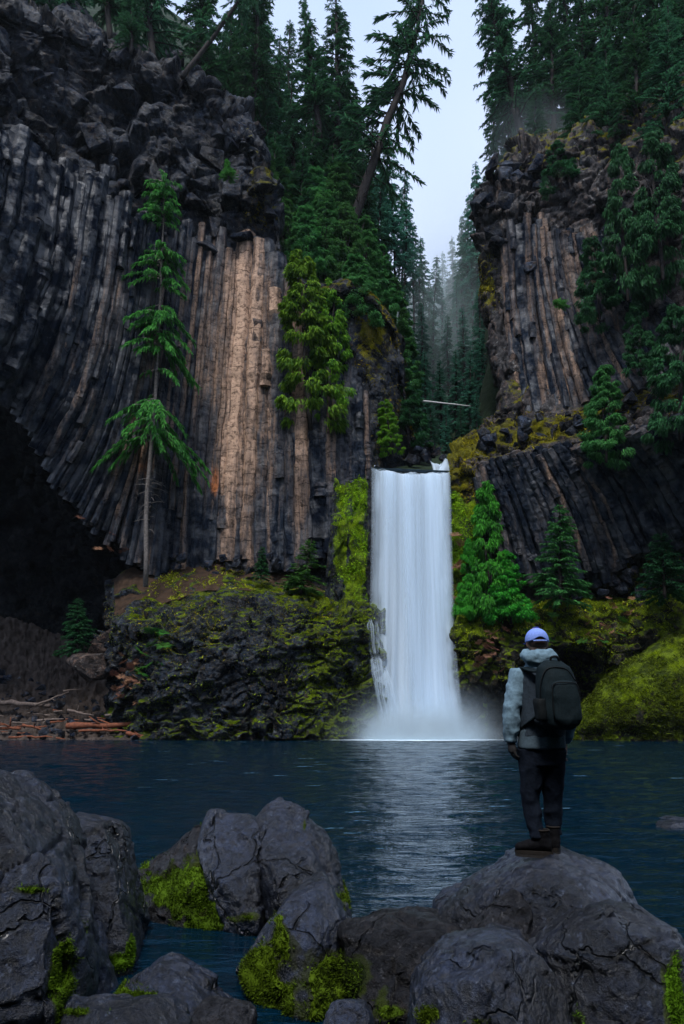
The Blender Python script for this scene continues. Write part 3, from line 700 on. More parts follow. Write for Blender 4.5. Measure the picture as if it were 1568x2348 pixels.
def pick_left(x, y):
    t = interp(x, [0, 200, 330, 420, 470, 520, 600, 650, 700, 800], [.12, .16, .24, .36, .52, .76, .70, .46, .40, .26])  # left end darkened: wet rock plus edge shade put into the colour
    t = t + .12 * np.clip(1 - np.abs(y - 820) / 320, 0, 1) * np.clip(1 - np.abs(x - 545) / 90, 0, 1) - .22 * np.clip((y - 1080) / 160, 0, 1) * (x > 430)
    t = t + .26 * np.clip(1.2 - np.hypot((x - 300) / 60, (y - 1060) / 130), 0, 1) - .18 * np.clip((620 - y) / 80, 0, 1)
    k = 1.0 * np.clip(1.15 - np.hypot((x - 492) / 22, (y - 1110) / 90), 0, 1) + .75 * np.clip(1.15 - np.hypot((x - 330) / 40, (y - 1080) / 70), 0, 1)
    return t, k
GL = [[(-160, 770, 48), (-90, 580, 48), (-40, 420, 48), (-20, 280, 48)],
      [(0, 910, 54.8), (70, 750, 54), (120, 600, 53.6), (150, 400, 53)],
      [(75, 1003, 58), (150, 860, 57.2), (200, 680, 56.6), (238, 420, 56)],
      [(130, 1112, 60), (210, 960, 59.4), (268, 760, 58.8), (308, 500, 58.2)],
      [(200, 1198, 62), (270, 1040, 61.4), (322, 820, 61), (362, 530, 60.4)],
      [(290, 1275, 64), (332, 1080, 63.4), (372, 820, 63), (404, 540, 62.4)],
      [(350, 1335, 65.6), (378, 1080, 65.2), (412, 820, 65), (444, 550, 64.4)],
      [(430, 1318, 66.4), (442, 1080, 66.3), (466, 820, 66.2), (492, 545, 65.8)],
      [(500, 1300, 66.5), (512, 1080, 66.5), (532, 820, 66.5), (552, 552, 66.3)],
      [(580, 1300, 66.5), (586, 1080, 66.5), (596, 820, 66.5), (606, 568, 66.3)],
      [(650, 1310, 66.3), (650, 1080, 66.3), (650, 820, 66.3), (645, 612, 66.3)],
      [(715, 1300, 65.6), (712, 1080, 65.6), (706, 860, 65.6), (700, 680, 65.6)],
      [(775, 1260, 65.0), (772, 1100, 65.0), (770, 950, 65.0), (770, 760, 65.0)],
      [(842, 1100, 65.4), (840, 1050, 65.4), (838, 1000, 65.4), (836, 900, 65.6)]]
n_l = columns(GL, cliff_left, [5, 5, 5, 5, 4, 4, 4, 3, 2, 2, 3, 3, 3], pick_left, 7, shorts=75, sbias=2.0)
def pick_right(x, y):
    t = interp(x, [1080, 1180, 1300, 1400, 1568], [.26, .38, .42, .30, .14]) - .08 * (y > 1000)  # right end and lower part darkened, edge shade put into the stone colour
    return t, .5 * np.clip(1.1 - np.hypot((x - 1190) / 15, (y - 900) / 60), 0, 1)
GR = [[(1188, 955, 65.6), (1165, 830, 66.6), (1150, 700, 67), (1146, 560, 66)],
      [(1240, 945, 64.4), (1220, 810, 65.2), (1205, 670, 65.8), (1198, 500, 64.8)],
      [(1310, 935, 62.6), (1278, 800, 63.8), (1250, 660, 64.6), (1238, 510, 64)],
      [(1400, 905, 60), (1348, 790, 62), (1305, 660, 63.4), (1285, 530, 62.8)],
      [(1510, 890, 56.6), (1430, 770, 59.8), (1375, 650, 61.6), (1345, 530, 61.4)],
      [(1640, 860, 52), (1560, 740, 55.6), (1480, 640, 58), (1440, 540, 58)]]
n_r = columns(GR, cliff_right, [3, 3, 4, 4, 5], pick_right, 17, shorts=14)
GR2 = [[(1150, 1330, 63.6), (1125, 1210, 63.2), (1085, 1085, 63)],
       [(1230, 1330, 63.2), (1190, 1190, 62.6), (1140, 1060, 62)],
       [(1320, 1330, 62.4), (1265, 1180, 61.8), (1200, 1045, 61)],
       [(1400, 1320, 61.8), (1345, 1160, 60.6), (1275, 1028, 59.8)],
       [(1500, 1260, 59.8), (1430, 1120, 58.8), (1360, 1012, 58)],
       [(1600, 1220, 57), (1520, 1080, 55.8), (1450, 985, 55)],
       [(1720, 1190, 53), (1640, 1060, 52), (1560, 960, 51)]]
n_r += columns(GR2, cliff_right, [4, 4, 4, 4, 4, 4], pick_right, 27, shorts=30, endj=30)
print('columns', n_l, n_r)

# ---- angular blocks of the upper storey and of the undercut
def block_mesh(size, seed, ang=0.9):
    r = rng(seed); n = int(r.integers(9, 15))
    P = r.uniform(-1, 1, (n, 3)); P /= np.maximum(np.abs(P).max(1, keepdims=True), 0.3)
    P = P * np.array(size) * r.uniform(.75, 1.0, (n, 1))
    bm = bmesh.new()
    for p in P: bm.verts.new(p)
    bmesh.ops.convex_hull(bm, input=bm.verts)
    bmesh.ops.delete(bm, geom=[v for v in bm.verts if not v.link_faces], context='VERTS')
    bmesh.ops.bevel(bm, geom=bm.edges[:], offset=min(size) * 0.07, segments=1, affect='EDGES', clamp_overlap=True)
    bmesh.ops.recalc_face_normals(bm, faces=bm.faces)
    me = bpy.data.meshes.new('rock_block'); bm.to_mesh(me); bm.free(); return me
def blocks(parent, spots, mat, seed):
    r = rng(seed)
    for (px, py, Y, s) in spots:
        sz = np.array((s, s * r.uniform(.7, 1.0), s * r.uniform(.6, 1.3)))
        o = ob('rock_block', block_mesh(sz, int(r.integers(1 << 30))), M[mat], parent)
        o.location = at(px, py, Y); o.rotation_euler = (r.uniform(-.3, .3), r.uniform(-.3, .3), r.uniform(-.5, .5))
r = rng(5); sp = []
while len(sp) < 46:
    px = r.uniform(-60, 625); t = float(rimL(px)); lo = float(interp(px, [-60, 100, 300, 440, 640], [420, 470, 540, 570, 580]))
    py = r.uniform(t + 12, lo + 20)
    if py > lo + 15: continue
    sp.append((px, py, float(YL(px)) - r.uniform(.9, 1.9), r.uniform(0.7, 2.0)))
blocks(cliff_left, sp, 'block', 50)
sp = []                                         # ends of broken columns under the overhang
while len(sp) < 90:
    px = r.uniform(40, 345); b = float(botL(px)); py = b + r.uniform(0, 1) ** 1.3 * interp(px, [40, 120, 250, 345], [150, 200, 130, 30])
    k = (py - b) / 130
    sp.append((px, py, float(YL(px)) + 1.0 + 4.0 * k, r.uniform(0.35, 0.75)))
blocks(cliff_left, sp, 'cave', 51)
sp = [(r.uniform(400, 720), r.uniform(1275, 1320), 65.5 + r.uniform(-.8, .4), r.uniform(.3, .7)) for _ in range(22)]
blocks(cliff_left, sp, 'block', 52)
sp = [(r.uniform(1110, 1260), r.uniform(380, 560), 66.2 + r.uniform(-1, 1), r.uniform(.6, 1.4)) for _ in range(20)] + \
     [(1110, 475, 68, 1.4), (1140, 420, 68.2, 1.3), (1170, 390, 67.5, 1.2), (1215, 610, 65, .9), (1265, 600, 64, .9)]
sp += [(px, interp(px, [1060, 1150, 1300, 1500], [1060, 1015, 985, 930]) + r.uniform(-40, 25), interp(px, [1040, 1300, 1500], [65, 60.5, 54.5]) + r.uniform(-.3, .8), r.uniform(.3, .8)) for px in r.uniform(1060, 1500, 40)]
blocks(cliff_right, sp, 'block', 53)
sp = [(r.uniform(1100, 1500), r.uniform(1230, 1420), 63.0 + r.uniform(-.5, .5), r.uniform(.3, .7)) for _ in range(45)]
sp = [(a, b, interp(a, [1100, 1300, 1500], [63.8, 63, 60.5]), d) for a, b, c, d in sp]
blocks(cliff_right, sp, 'block', 54)
sp = [(r.uniform(960, 1010), r.uniform(1025, 1050), 70 + r.uniform(-.5, 1), r.uniform(.3, .7)) for _ in range(8)] + [(975, 1045, 70, .9), (1015, 1050, 69.5, .5), (1120, 1030, 66, 1), (1095, 1050, 65.5, .8), (945, 1055, 68, 1)]
blocks(cliff_right, sp, 'block', 55)

# ------------------------------------------------------------------ waterfall
def fall_mat(name, white, lo, hi, uscale, seed):
    """white water: soft vertical bands, thinner where the noise is low"""
    s = NT(name)
    uv = s.n('UVMap').outputs[0]
    v1 = s.n('Mapping', i_Vector=uv, i_Scale=(uscale, 0.02, 1), i_Location=(seed, seed * .7, 0)).outputs[0]
    v2 = s.n('Mapping', i_Vector=uv, i_Scale=(uscale * 3.1, 0.05, 1), i_Location=(seed * 2, 0, 0)).outputs[0]
    a = s.noise(v1, 1.0, 2, 0.4); b = s.noise(v2, 1.0, 2, 0.45)
    f = s.math('ADD', s.math('MULTIPLY', a, 0.72), s.math('MULTIPLY', b, 0.28))
    al = s.math('MULTIPLY', s.ramp(f, lo, hi), s.n('Attribute', attribute_name='edge').outputs['Fac'])
    d = s.n('BsdfDiffuse', i_Color=white + (1,)); t = s.n('BsdfTranslucent', i_Color=white + (1,))
    m = s.n('MixShader', i_0=0.4, i_1=d.outputs[0], i_2=t.outputs[0])
    tr = s.n('BsdfTransparent')
    return s.done(s.n('MixShader', i_0=al, i_1=tr.outputs[0], i_2=m.outputs[0]).outputs[0])
def curtain(name, top, bot, Yt, Yb, mat, parent, nu, nv, seed, bulge=0.35, edge=0.12, arch=0.35, foot=0.0, flare=0.0):
    """falling sheet of water between a top edge and a foot edge given as (px, py) pairs"""
    (xa, ya), (xb, yb) = top; (xc, yc), (xd, yd) = bot
    u = np.linspace(0, 1, nu)[None]; v = np.linspace(0, 1, nv)[:, None]
    A = at_np(xa + (xb - xa) * u[0], ya + (yb - ya) * u[0], np.full(nu, Yt)); B = at_np(xc + (xd - xc) * u[0], yc + (yd - yc) * u[0], np.full(nu, Yb))
    hor = np.clip(v, 0, 1) ** 0.55            # leaves the lip level, then drops
    P = np.empty((nv, nu, 3))
    P[..., 0] = A[None, :, 0] * (1 - v) + B[None, :, 0] * v
    P[..., 1] = A[None, :, 1] * (1 - hor) + B[None, :, 1] * hor
    P[..., 2] = A[None, :, 2] * (1 - v) + B[None, :, 2] * v
    q = np.stack((u * 5.0 + 0 * v, 0.6 * v + 0 * u, np.full((nv, nu), seed * 3.1)), -1).reshape(-1, 3)
    P[..., 1] -= (bulge * fbm(q, 1.6, 3, seed)).reshape(nv, nu) * (0.3 + 0.7 * v) + arch * (1 - (2 * u - 1) ** 2) * v
    P[..., 0] += (u - .5) * flare * v ** 3; P[..., 2] += (0.35 * fbm(q * (1, 0, 1), 1.5, 3, seed + 5)).reshape(nv, nu) * (1 - v) ** 3 - .5 * np.sin(math.pi * u) * (1 - v) ** 6
    me = mesh_np(name, P.reshape(-1, 3), grid_faces(nv, nu))
    fr = fbm(np.stack((v * 9 + 0 * u, u * 14 + 0 * v, np.full((nv, nu), seed * 5.0)), -1).reshape(-1, 3), 1, 3, seed + 40).reshape(nv, nu)
    e = np.clip(np.minimum(u, 1 - u) / (edge * (1 + .8 * fr) + .01), 0, 1) ** 0.8 + 0 * v
    if foot: e = e * np.clip((1 - v) / foot, 0, 1)
    set_attr(me, 'edge', e.ravel())
    uvl = me.uv_layers.new(name='UVMap'); li = np.empty(len(me.loops), np.int32); me.loops.foreach_get('vertex_index', li)
    w = P[0, -1, 0] - P[0, 0, 0]
    uvs = np.stack(((u * abs(w) + 0 * v).ravel(), ((1 - v) * 25 + 0 * u).ravel()), 1)[li]
    uvl.data.foreach_set('uv', uvs.astype(np.float32).ravel())
    return ob(name, me, mat, parent)
WH = (0.70, 0.83, 0.95)
M['fall_a'] = fall_mat('falling_water', WH, 0.22, 0.60, 0.7, 1.0)
M['fall_b'] = fall_mat('falling_water_strands', WH, 0.34, 0.70, 0.6, 5.0)
M['fall_c'] = fall_mat('falling_water_thin', WH, 0.34, 0.66, 1.6, 9.0)
fall = thing('waterfall', 'tall silky white waterfall plunging between mossy walls into the pool', 'waterfall', at(940, 1697, 59.5))
def fpart(*a, **k):
    o = curtain(*a, **k); o.matrix_parent_inverse = fall.matrix_world.inverted() if False else Matrix.Translation(-Vector(fall.location)); return o
fpart('curtain', ((850, 1073), (1030, 1080)), ((846, 1700), (1042, 1700)), 64.6, 60.8, M['fall_a'], fall, 90, 120, 1, foot=0.06, flare=1.2)
fpart('strand_sheet', ((849, 1072), (1031, 1079)), ((850, 1700), (1040, 1700)), 64.4, 60.2, M['fall_b'], fall, 90, 120, 2, foot=0.06, flare=2.0)
fpart('strand_sheet', ((856, 1074), (1026, 1080)), ((862, 1700), (1036, 1700)), 64.3, 59.7, M['fall_b'], fall, 90, 120, 3, foot=0.06, flare=2.6)
def ribbon(path, mat, parent, seed, name='side_cascade', nu=8, nv=40):
    """thin water running down the rock; path of (px, py, Y, half width in px)"""
    C = catmull(path, nv); u = np.linspace(-1, 1, nu); r_ = rng(seed)
    w = C[:, 3:4] * (1 + .25 * fbm(np.stack((np.arange(nv) * .3, np.zeros(nv), np.full(nv, seed * 1.7)), 1), 1, 2, seed)[:, None])
    P = at_np(C[:, :1] + u[None] * w, C[:, 1:2] + 0 * u[None], C[:, 2:3] - .25 * (1 - u[None] ** 2))
    me = mesh_np(name, P.reshape(-1, 3), grid_faces(nv, nu))
    e = (1 - np.abs(u[None]) ** 2.0) * np.clip(np.minimum(np.arange(nv), np.arange(nv)[::-1])[:, None] / 5, 0, 1)
    set_attr(me, 'edge', e.ravel() * .9)
    uvl = me.uv_layers.new(name='UVMap'); li = np.empty(len(me.loops), np.int32); me.loops.foreach_get('vertex_index', li)
    uvs = np.stack(((u[None] * 1.2 + 0 * w).ravel(), (np.linspace(0, 12, nv)[:, None] + 0 * u[None]).ravel()), 1)[li]
    uvl.data.foreach_set('uv', uvs.astype(np.float32).ravel())
    o = ob(name, me, mat, parent); o.matrix_parent_inverse = Matrix.Translation(-Vector(parent.location)); return o
ribbon([(846, 1415, 61.2, 5), (850, 1440, 60.6, 9), (853, 1480, 60.3, 8), (857, 1502, 60.2, 9)], M['fall_c'], fall, 1)
ribbon([(862, 1420, 61.2, 4), (866, 1460, 60.6, 5), (864, 1500, 60.3, 6)], M['fall_c'], fall, 2)
ribbon([(860, 1500, 60.2, 12), (864, 1520, 59.9, 15), (868, 1550, 59.6, 13), (872, 1590, 59.4, 10), (884, 1640, 59.2, 9), (892, 1685, 59.0, 14)], M['fall_c'], fall, 3)
ribbon([(856, 1508, 60.0, 6), (858, 1540, 59.7, 7), (866, 1590, 59.4, 5), (876, 1650, 59.2, 6)], M['fall_c'], fall, 4)
ribbon([(878, 1525, 59.8, 8), (892, 1570, 59.5, 10), (904, 1620, 59.3, 12), (918, 1690, 59.0, 18)], M['fall_c'], fall, 5)
# level stream above the lip, running from the upper cascade
s = NT('stream_water'); b = s.bump(s.noise(s.pos((1.5, .5, 1)), 2.0, 3), 0.5, 0.1)
M['stream'] = s.done(s.n('BsdfPrincipled', i_Base_Color=(0.25, 0.33, 0.40, 1), i_Roughness=0.2, i_Normal=b).outputs[0])
P = [at(850, 1072, 64.7), at(1030, 1079, 64.7)]
z = min(P[0][2], P[1][2])
me = mesh_np('stream', [(P[0][0], 64.65, P[0][2]), (P[1][0], 64.65, P[1][2]), (P[1][0], 68.5, z + .25), (P[0][0], 68.5, z + .3)], [(0, 1, 2, 3)])
tag(ob('stream', me, M['stream']), 'level stream just above the lip of the waterfall', kind='structure')
up = thing('waterfall', 'small white upper cascade forking behind the lip of the tall falls', 'waterfall', at(1010, 1082, 66.5))
def upart(*a, **k):
    o = curtain(*a, **k); o.matrix_parent_inverse = Matrix.Translation(-Vector(up.location)); return o
upart('stream_arm', ((1020, 1052), (1038, 1046)), ((998, 1086), (1034, 1086)), 67.0, 65.2, M['fall_a'], up, 14, 20, 31, bulge=.1, edge=.1, arch=.1)
upart('stream_arm', ((984, 1056), (1012, 1062)), ((994, 1086), (1014, 1086)), 67.0, 65.4, M['fall_a'], up, 14, 20, 32, bulge=.1, edge=.1, arch=.1)

# spray at the foot of the falls: a soft body of droplets
def puff(name, c, r, dens, label, power=2.0, col=(0.82, 0.9, 1.0), noise=0.5, flat=0.0):
    bm = bmesh.new(); bmesh.ops.create_icosphere(bm, subdivisions=3, radius=1.0)
    me = bpy.data.meshes.new(name); bm.to_mesh(me); bm.free()
    s = NT(name)
    tcn = s.n('TexCoord').outputs['Object']
    d = s.n('VectorMath', operation='LENGTH', i_0=tcn).outputs['Value']
    f = s.math('POWER', s.math('SUBTRACT', 1.0, d, True), power)
    nn = s.noise(s.n('NewGeometry').outputs['Position'], 0.28, 3)
    f = s.math('MULTIPLY', f, s.math('MULTIPLY', s.ramp(nn, 0.5 - noise, 0.5 + noise * 0.6), dens))
    v = s.n('VolumePrincipled', i_Color=col + (1,), i_Density=f); v.inputs['Anisotropy'].default_value = 0.2
    s.link(v.outputs[0], s.out.inputs['Volume'])
    o = ob(name, me, s.m); o.location = c; o.scale = r
    return tag(o, label, 'mist', kind='stuff')

def foam():
    s = NT('foam'); p = s.pos((0.7, 1.6, 1)); n = s.noise(p, 1.6, 6, .7)
    a = s.n('Attribute', attribute_name='edge').outputs['Fac']
    f = s.ramp(s.math('ADD', n, s.math('MULTIPLY', s.math('SUBTRACT', a, .5), 1.1)), .40, .85)
    m = s.n('MixShader', i_0=f, i_1=s.n('BsdfTransparent').outputs[0], i_2=s.n('BsdfDiffuse', i_Color=(.7, .84, .93, 1)).outputs[0])
    M['foam'] = s.done(m.outputs[0])
    nr, na = 24, 80; rr = np.linspace(0, 1, nr)[:, None]; aa = np.linspace(0, 2 * math.pi, na)[None]
    c = at(955, 1697, 58.4)
    P = np.stack((c[0] + 12 * rr * np.cos(aa), 58.0 + rr * np.sin(aa) * np.where(np.sin(aa) < 0, 7.0, 2.5), 0.055 + 0 * rr * aa), -1).reshape(-1, 3)
    P += 0
    me = mesh_np('foam', P, grid_faces(nr, na)); set_attr(me, 'edge', ((1 - rr) ** .8 + 0 * aa).ravel())
    tag(ob('foam', me, M['foam']), 'white foam on the water at the foot of the falls', 'foam', kind='stuff')
    s = NT('foam_fleck'); m = s.n('MixShader', i_0=s.ramp(s.noise(s.pos((2, 4, 1)), 4.0, 4), .42, .62), i_1=s.n('BsdfTransparent').outputs[0], i_2=s.n('BsdfDiffuse', i_Color=(.09, .19, .27, 1)).outputs[0])
    M['fleck'] = s.done(m.outputs[0])
    r = rng(8); mb = MB(); a = np.linspace(0, 2 * math.pi, 10, endpoint=False)
    for i in range(110):
        y = 11 + 45 * r.random() ** .8; x = np.clip(r.normal(.06, .2), -.5, .5) * y
        l = r.uniform(.1, .4) * (.6 + y / 50); w = l * r.uniform(.15, .35)
        V = np.stack((x + l * np.cos(a) * r.uniform(.7, 1.2, 10), y + w * np.sin(a) * r.uniform(.6, 1.3, 10) + .1 * l * np.cos(a * 1), np.full(10, .06)), 1)
        V = np.concatenate((V, [(x, y, .06)])); k = np.arange(10)
        mb.add(V, np.stack((np.full(10, 10), k, (k + 1) % 10), 1))
    tag(ob('foam', mb.mesh('foam'), M['fleck']), 'small pale foam flecks drifting on the dark pool', 'foam', kind='stuff')
foam()
# ------------------------------------------------------------------ boulders
def tufts(P, N, size, seed, up=0.35, width=0.35, n_blade=1):
    """small leaf-like blades standing on a surface -> V, F (triangles)"""
    r = rng(seed); n = len(P)
    d = N + r.normal(0, 0.55, (n, 3)); d[:, 2] += up; d /= np.linalg.norm(d, axis=1, keepdims=True)
    t = np.cross(d, r.normal(size=(n, 3))); t /= np.maximum(np.linalg.norm(t, axis=1, keepdims=True), 1e-6)
    L = size * r.uniform(.5, 1.3, (n, 1)); Wd = L * width
    a = P - t * Wd * .5; b = P + t * Wd * .5; c = P + d * L
    V = np.stack((a, b, c), 1).reshape(-1, 3)
    return V, np.arange(3 * n).reshape(n, 3)
def sample_mesh(me, n, seed, weight=None):
    """random points on a triangle/quad mesh; weight per vertex"""
    r = rng(seed); me.calc_loop_triangles()
    t = np.empty(len(me.loop_triangles) * 3, np.int32); me.loop_triangles.foreach_get('vertices', t); t = t.reshape(-1, 3)
    V = mesh_co(me); N = mesh_normals(me)
    A, B, C = V[t[:, 0]], V[t[:, 1]], V[t[:, 2]]
    ar = np.linalg.norm(np.cross(B - A, C - A), axis=1)
    if weight is not None: ar = ar * np.clip(weight[t].mean(1), 0, None)
    if ar.sum() <= 0: return np.zeros((0, 3)), np.zeros((0, 3))
    k = r.choice(len(t), n, p=ar / ar.sum()); u = r.random((n, 2)); f = u.sum(1) > 1; u[f] = 1 - u[f]
    P = A[k] + (B[k] - A[k]) * u[:, :1] + (C[k] - A[k]) * u[:, 1:]
    return P, N[t[k, 0]].astype(float)
def moss_part(me, mask, parent, mat, size, n, seed, thick=0.02):
    """a cushion of moss lying on part of a rock: raised skin and blades"""
    V = mesh_co(me); N = mesh_normals(me).astype(float)
    me.calc_loop_triangles()
    t = np.empty(len(me.loop_triangles) * 3, np.int32); me.loop_triangles.foreach_get('vertices', t); t = t.reshape(-1, 3)
    keep = (mask[t] > 0.05).all(1)
    if keep.sum() < 4: return None
    t = t[keep]; used = np.unique(t); ren = np.full(len(V), -1); ren[used] = np.arange(len(used))
    h = thick * (np.clip(mask, 0, 1) * (0.8 + 0.9 * fbm(V, 1 / (size * 5), 3, seed)) - 0.25)
    S = V + N * h[:, None]
    mb = MB(); mb.add(S[used], ren[t])
    P, NN = sample_mesh(me, n, seed, np.clip(mask, 0, 1) ** 1.5)
    P = P + NN * thick * 0.4
    mb.add(*tufts(P, NN, size, seed + 1))
    o = ob('moss', mb.mesh('moss', smooth=False), mat, parent); o['kind'] = 'stuff'; return o
def boulder(label, sil, Y, depth, mat='boulder', ridge=(), vox=0.024, facet=0.05, fine=0.018, seed=1, base=None, moss=None, moss_n=0, moss_size=0.022, moss_mat='moss_near', fcell=0.45, back=1.0, name='boulder', extra=(), smooth=1, cuts=8):
    """sil: outline (px, py) seen from the camera; ridge: nearer points (px, py, Y)"""
    P = []
    c = np.mean(np.array(sil, float), 0)
    for (x, y) in sil:
        P.append(at(x, y, Y))
        xi, yi = c[0] + (x - c[0]) * .82, c[1] + (y - c[1]) * .82
        p = at(x, y, Y); q = at(xi, yi, Y); 
        pb = p * 0.25 + q * 0.75; pb = pb.copy(); pb[1] += depth * 0.8 * back; pb[2] = min(pb[2], p[2]) - 0.05 * depth; P.append(pb)
    for (x, y, yy) in ridge: P.append(at(x, y, yy))
    P = np.array(P)
    zb = -0.35 if base is None else base
    lo = P[:, 2].min()
    if lo > zb:                                # carry the rock down to its bed
        low = P[P[:, 2] < lo + 0.45 * (P[:, 2].max() - lo)].copy()
        cc = P.mean(0); low[:, :2] = cc[:2] + (low[:, :2] - cc[:2]) * 1.02; low[:, 2] = zb; P = np.concatenate((P, low))
    hm = hull_mesh(P)
    parts = [hm]
    mb = MB()
    for m in parts:
        m.calc_loop_triangles(); t = np.empty(len(m.loop_triangles) * 3, np.int32); m.loop_triangles.foreach_get('vertices', t)
        mb.add(mesh_co(m), t.reshape(-1, 3))
    for ex in extra:
        m = hull_mesh(np.array([at(*e) for e in ex])); m.calc_loop_triangles(); t = np.empty(len(m.loop_triangles) * 3, np.int32); m.loop_triangles.foreach_get('vertices', t)
        mb.add(mesh_co(m), t.reshape(-1, 3))
    me = remesh(mb.mesh('b', False), vox)
    V = mesh_co(me); E = edges_of(me)
    V = laplace(V, E, smooth)
    r_ = rng(seed + 500); cen = V.mean(0)                    # break the form with flat fracture planes
    if cuts > 4: V = cen + (V - cen) * np.array((1.05, 1.0, 1.035))
    for q_ in range(cuts * 2):
        nv_ = unit(np.array((r_.normal() * .8, -1.0, r_.normal() * .6 + .35))) if q_ % 2 else unit(r_.normal(size=3) * (1, .5, .8) + np.array((0, -.2, .15)))
        sup = ((V - cen) @ nv_); lim = np.percentile(sup, r_.uniform(86, 96) if q_ % 2 else r_.uniform(95, 99))
        ov = np.clip(sup - lim, 0, None); V = V - (ov * .92)[:, None] * nv_
    V = laplace(V, E, 1, .4)
    set_co(me, V); N = mesh_normals(me).astype(float)
    Q = V + 0.12 * fcell * np.stack([fbm(V, 1.5 / fcell, 2, seed + k) for k in range(3)], 1)
    f1, f2, rr, dv = worley(Q / fcell, seed)
    d = facet * ((rr[:, 0] - .5) * .7 + 2.0 * ((rr[:, 1] - .5) * dv[:, 0] + (rr[:, 2] - .5) * dv[:, 2] + (rr[:, 0] - .5) * dv[:, 1]) - 0.9 * np.clip(1 - (f2 - f1) / 0.045, 0, 1) * (rr[:, 1] > .5))
    d += facet * 0.45 * fbm(V, 1.4 / fcell, 3, seed + 3) + fine * .9 * fbm(V, 6, 5, seed + 4, 0.65) + fine * 0.9 * blocky(V, (0.11, 0.11, 0.07), seed + 9, 1.0, .2)
    V = V + N * d[:, None]; V = laplace(V, E, 1, 0.35); set_co(me, V)
    me.polygons.foreach_set('use_smooth', np.ones(len(me.polygons), bool))
    o = ob(name, me, M[mat]); tag(o, label, 'boulder')
    mval = np.zeros(len(V))
    if moss:
        N = mesh_normals(me).astype(float); px, py = to_px(V)
        for (cx, cy, rx, ry, k) in moss: mval = np.maximum(mval, k * np.clip(1.3 - np.sqrt(((px - cx) / rx) ** 2 + ((py - cy) / ry) ** 2), 0, 1))
        vis = np.clip((-(N * (V - np.array((0, 0, CAM_H)))).sum(1)) / 2 + .5, 0.0, 1)
        mval = np.clip(mval + 0.9 * fbm(V, 4.0, 4, seed + 20) - 0.15, 0, 1) * (mval > 0.02)
        for m_ in (o,):
            set_attr(me, 'moss', np.clip(mval * 1.3, 0, 1))
        if moss_n: moss_part(me, np.clip(mval * 1.5 - 0.45, 0, 1), o, M[moss_mat], moss_size, moss_n, seed + 30, thick=moss_size * 1.1)
    else: set_attr(me, 'moss', mval - 0.5)
    return o

boulder('huge dark boulder cut off by the left edge, mossy on its right flank',
        [(-160, 1760), (-40, 1770), (10, 1818), (60, 1868), (105, 1950), (128, 2060), (140, 2170), (172, 2270), (176, 2360), (150, 2480), (-200, 2480)], 5.2, 1.2, 'boulder',
        ridge=[(-60, 1900, 4.5), (70, 2000, 4.7), (20, 2120, 4.2), (90, 2130, 4.3), (105, 2200, 4.3), (95, 2290, 4.2), (-80, 2300, 4.0), (60, 2400, 4.1)], seed=11, facet=0.08, fcell=.55,
        moss=[(150, 2230, 34, 130, 1.0), (85, 2040, 60, 10, .8), (150, 2330, 26, 60, .9)], moss_n=7000)
boulder('squared upright boulder with a flat top edge beside the left edge',
        [(58, 1866), (110, 1866), (180, 1878), (238, 1889), (252, 1930), (270, 2000), (286, 2100), (305, 2190), (300, 2220), (180, 2235), (120, 2100)], 6.8, 0.9, 'boulder',
        ridge=[(75, 1880, 6.4), (232, 1905, 6.35), (285, 2190, 6.2), (160, 2200, 6.1), (120, 2000, 6.1)], seed=12, facet=0.035, fcell=.5, fine=0.016, smooth=1,
        moss=[(240, 2205, 75, 22, 1.0), (300, 2190, 12, 40, 1.0)], moss_n=4500)
boulder('low mossy boulder sloping down left of the pale cracked boulder',
        [(288, 2010), (340, 1972), (400, 1935), (445, 1898), (500, 1900), (560, 2000), (590, 2100), (520, 2140), (400, 2112), (310, 2075)], 8.0, 1.0, 'boulder_dark',
        ridge=[(470, 1960, 7.5), (500, 2060, 7.3), (400, 2050, 7.5), (540, 2130, 7.2)], seed=13, facet=0.05, fine=.02,
        moss=[(420, 2040, 190, 90, 0.95), (360, 2050, 60, 35, 1.0), (500, 2115, 100, 30, 1.0), (470, 1940, 25, 60, .9)], moss_n=16000, moss_size=0.03)
boulder('pale cracked boulder with a flat left face in the middle of the pool edge',
        [(448, 1880), (462, 1861), (500, 1868), (555, 1872), (582, 1885), (600, 1960), (612, 2040), (600, 2095), (560, 2110), (510, 2080), (490, 2000), (475, 1930)], 7.75, 0.7, 'boulder',
        ridge=[(500, 1905, 7.4), (575, 1905, 7.35), (585, 2050, 7.2), (520, 2050, 7.25), (550, 2100, 7.2)], seed=14, facet=0.035, fcell=.6, smooth=1,
        moss=[(545, 2105, 50, 14, .6)], moss_n=600)
boulder('tall rounded grey boulder with a knob on top beside the pale cracked boulder',
        [(578, 1895), (600, 1880), (700, 1880), (745, 1925), (775, 1975), (793, 2035), (803, 2090), (760, 2115), (660, 2110), (600, 2100), (588, 2000)], 7.9, 1.1, 'boulder',
        ridge=[(640, 1930, 7.4), (700, 1960, 7.4), (740, 2030, 7.35), (660, 2060, 7.2), (605, 2060, 7.2), (770, 2080, 7.4)], seed=15, facet=0.045, fcell=.55, cuts=4,
        extra=[[(578, 1895, 8.0), (584, 1866, 8.0), (600, 1845, 8.0), (640, 1824, 8.0), (668, 1818, 8.0), (692, 1830, 8.0), (704, 1858, 8.0), (700, 1895, 8.0), (600, 1930, 7.6), (690, 1920, 7.6), (630, 1850, 7.7), (670, 1850, 7.7), (640, 1830, 8.4), (600, 1900, 8.5), (700, 1900, 8.5)]],
        moss=[(780, 2062, 34, 42, 1.0), (800, 2020, 8, 60, 1.0), (698, 1885, 6, 30, .6)], moss_n=3500)
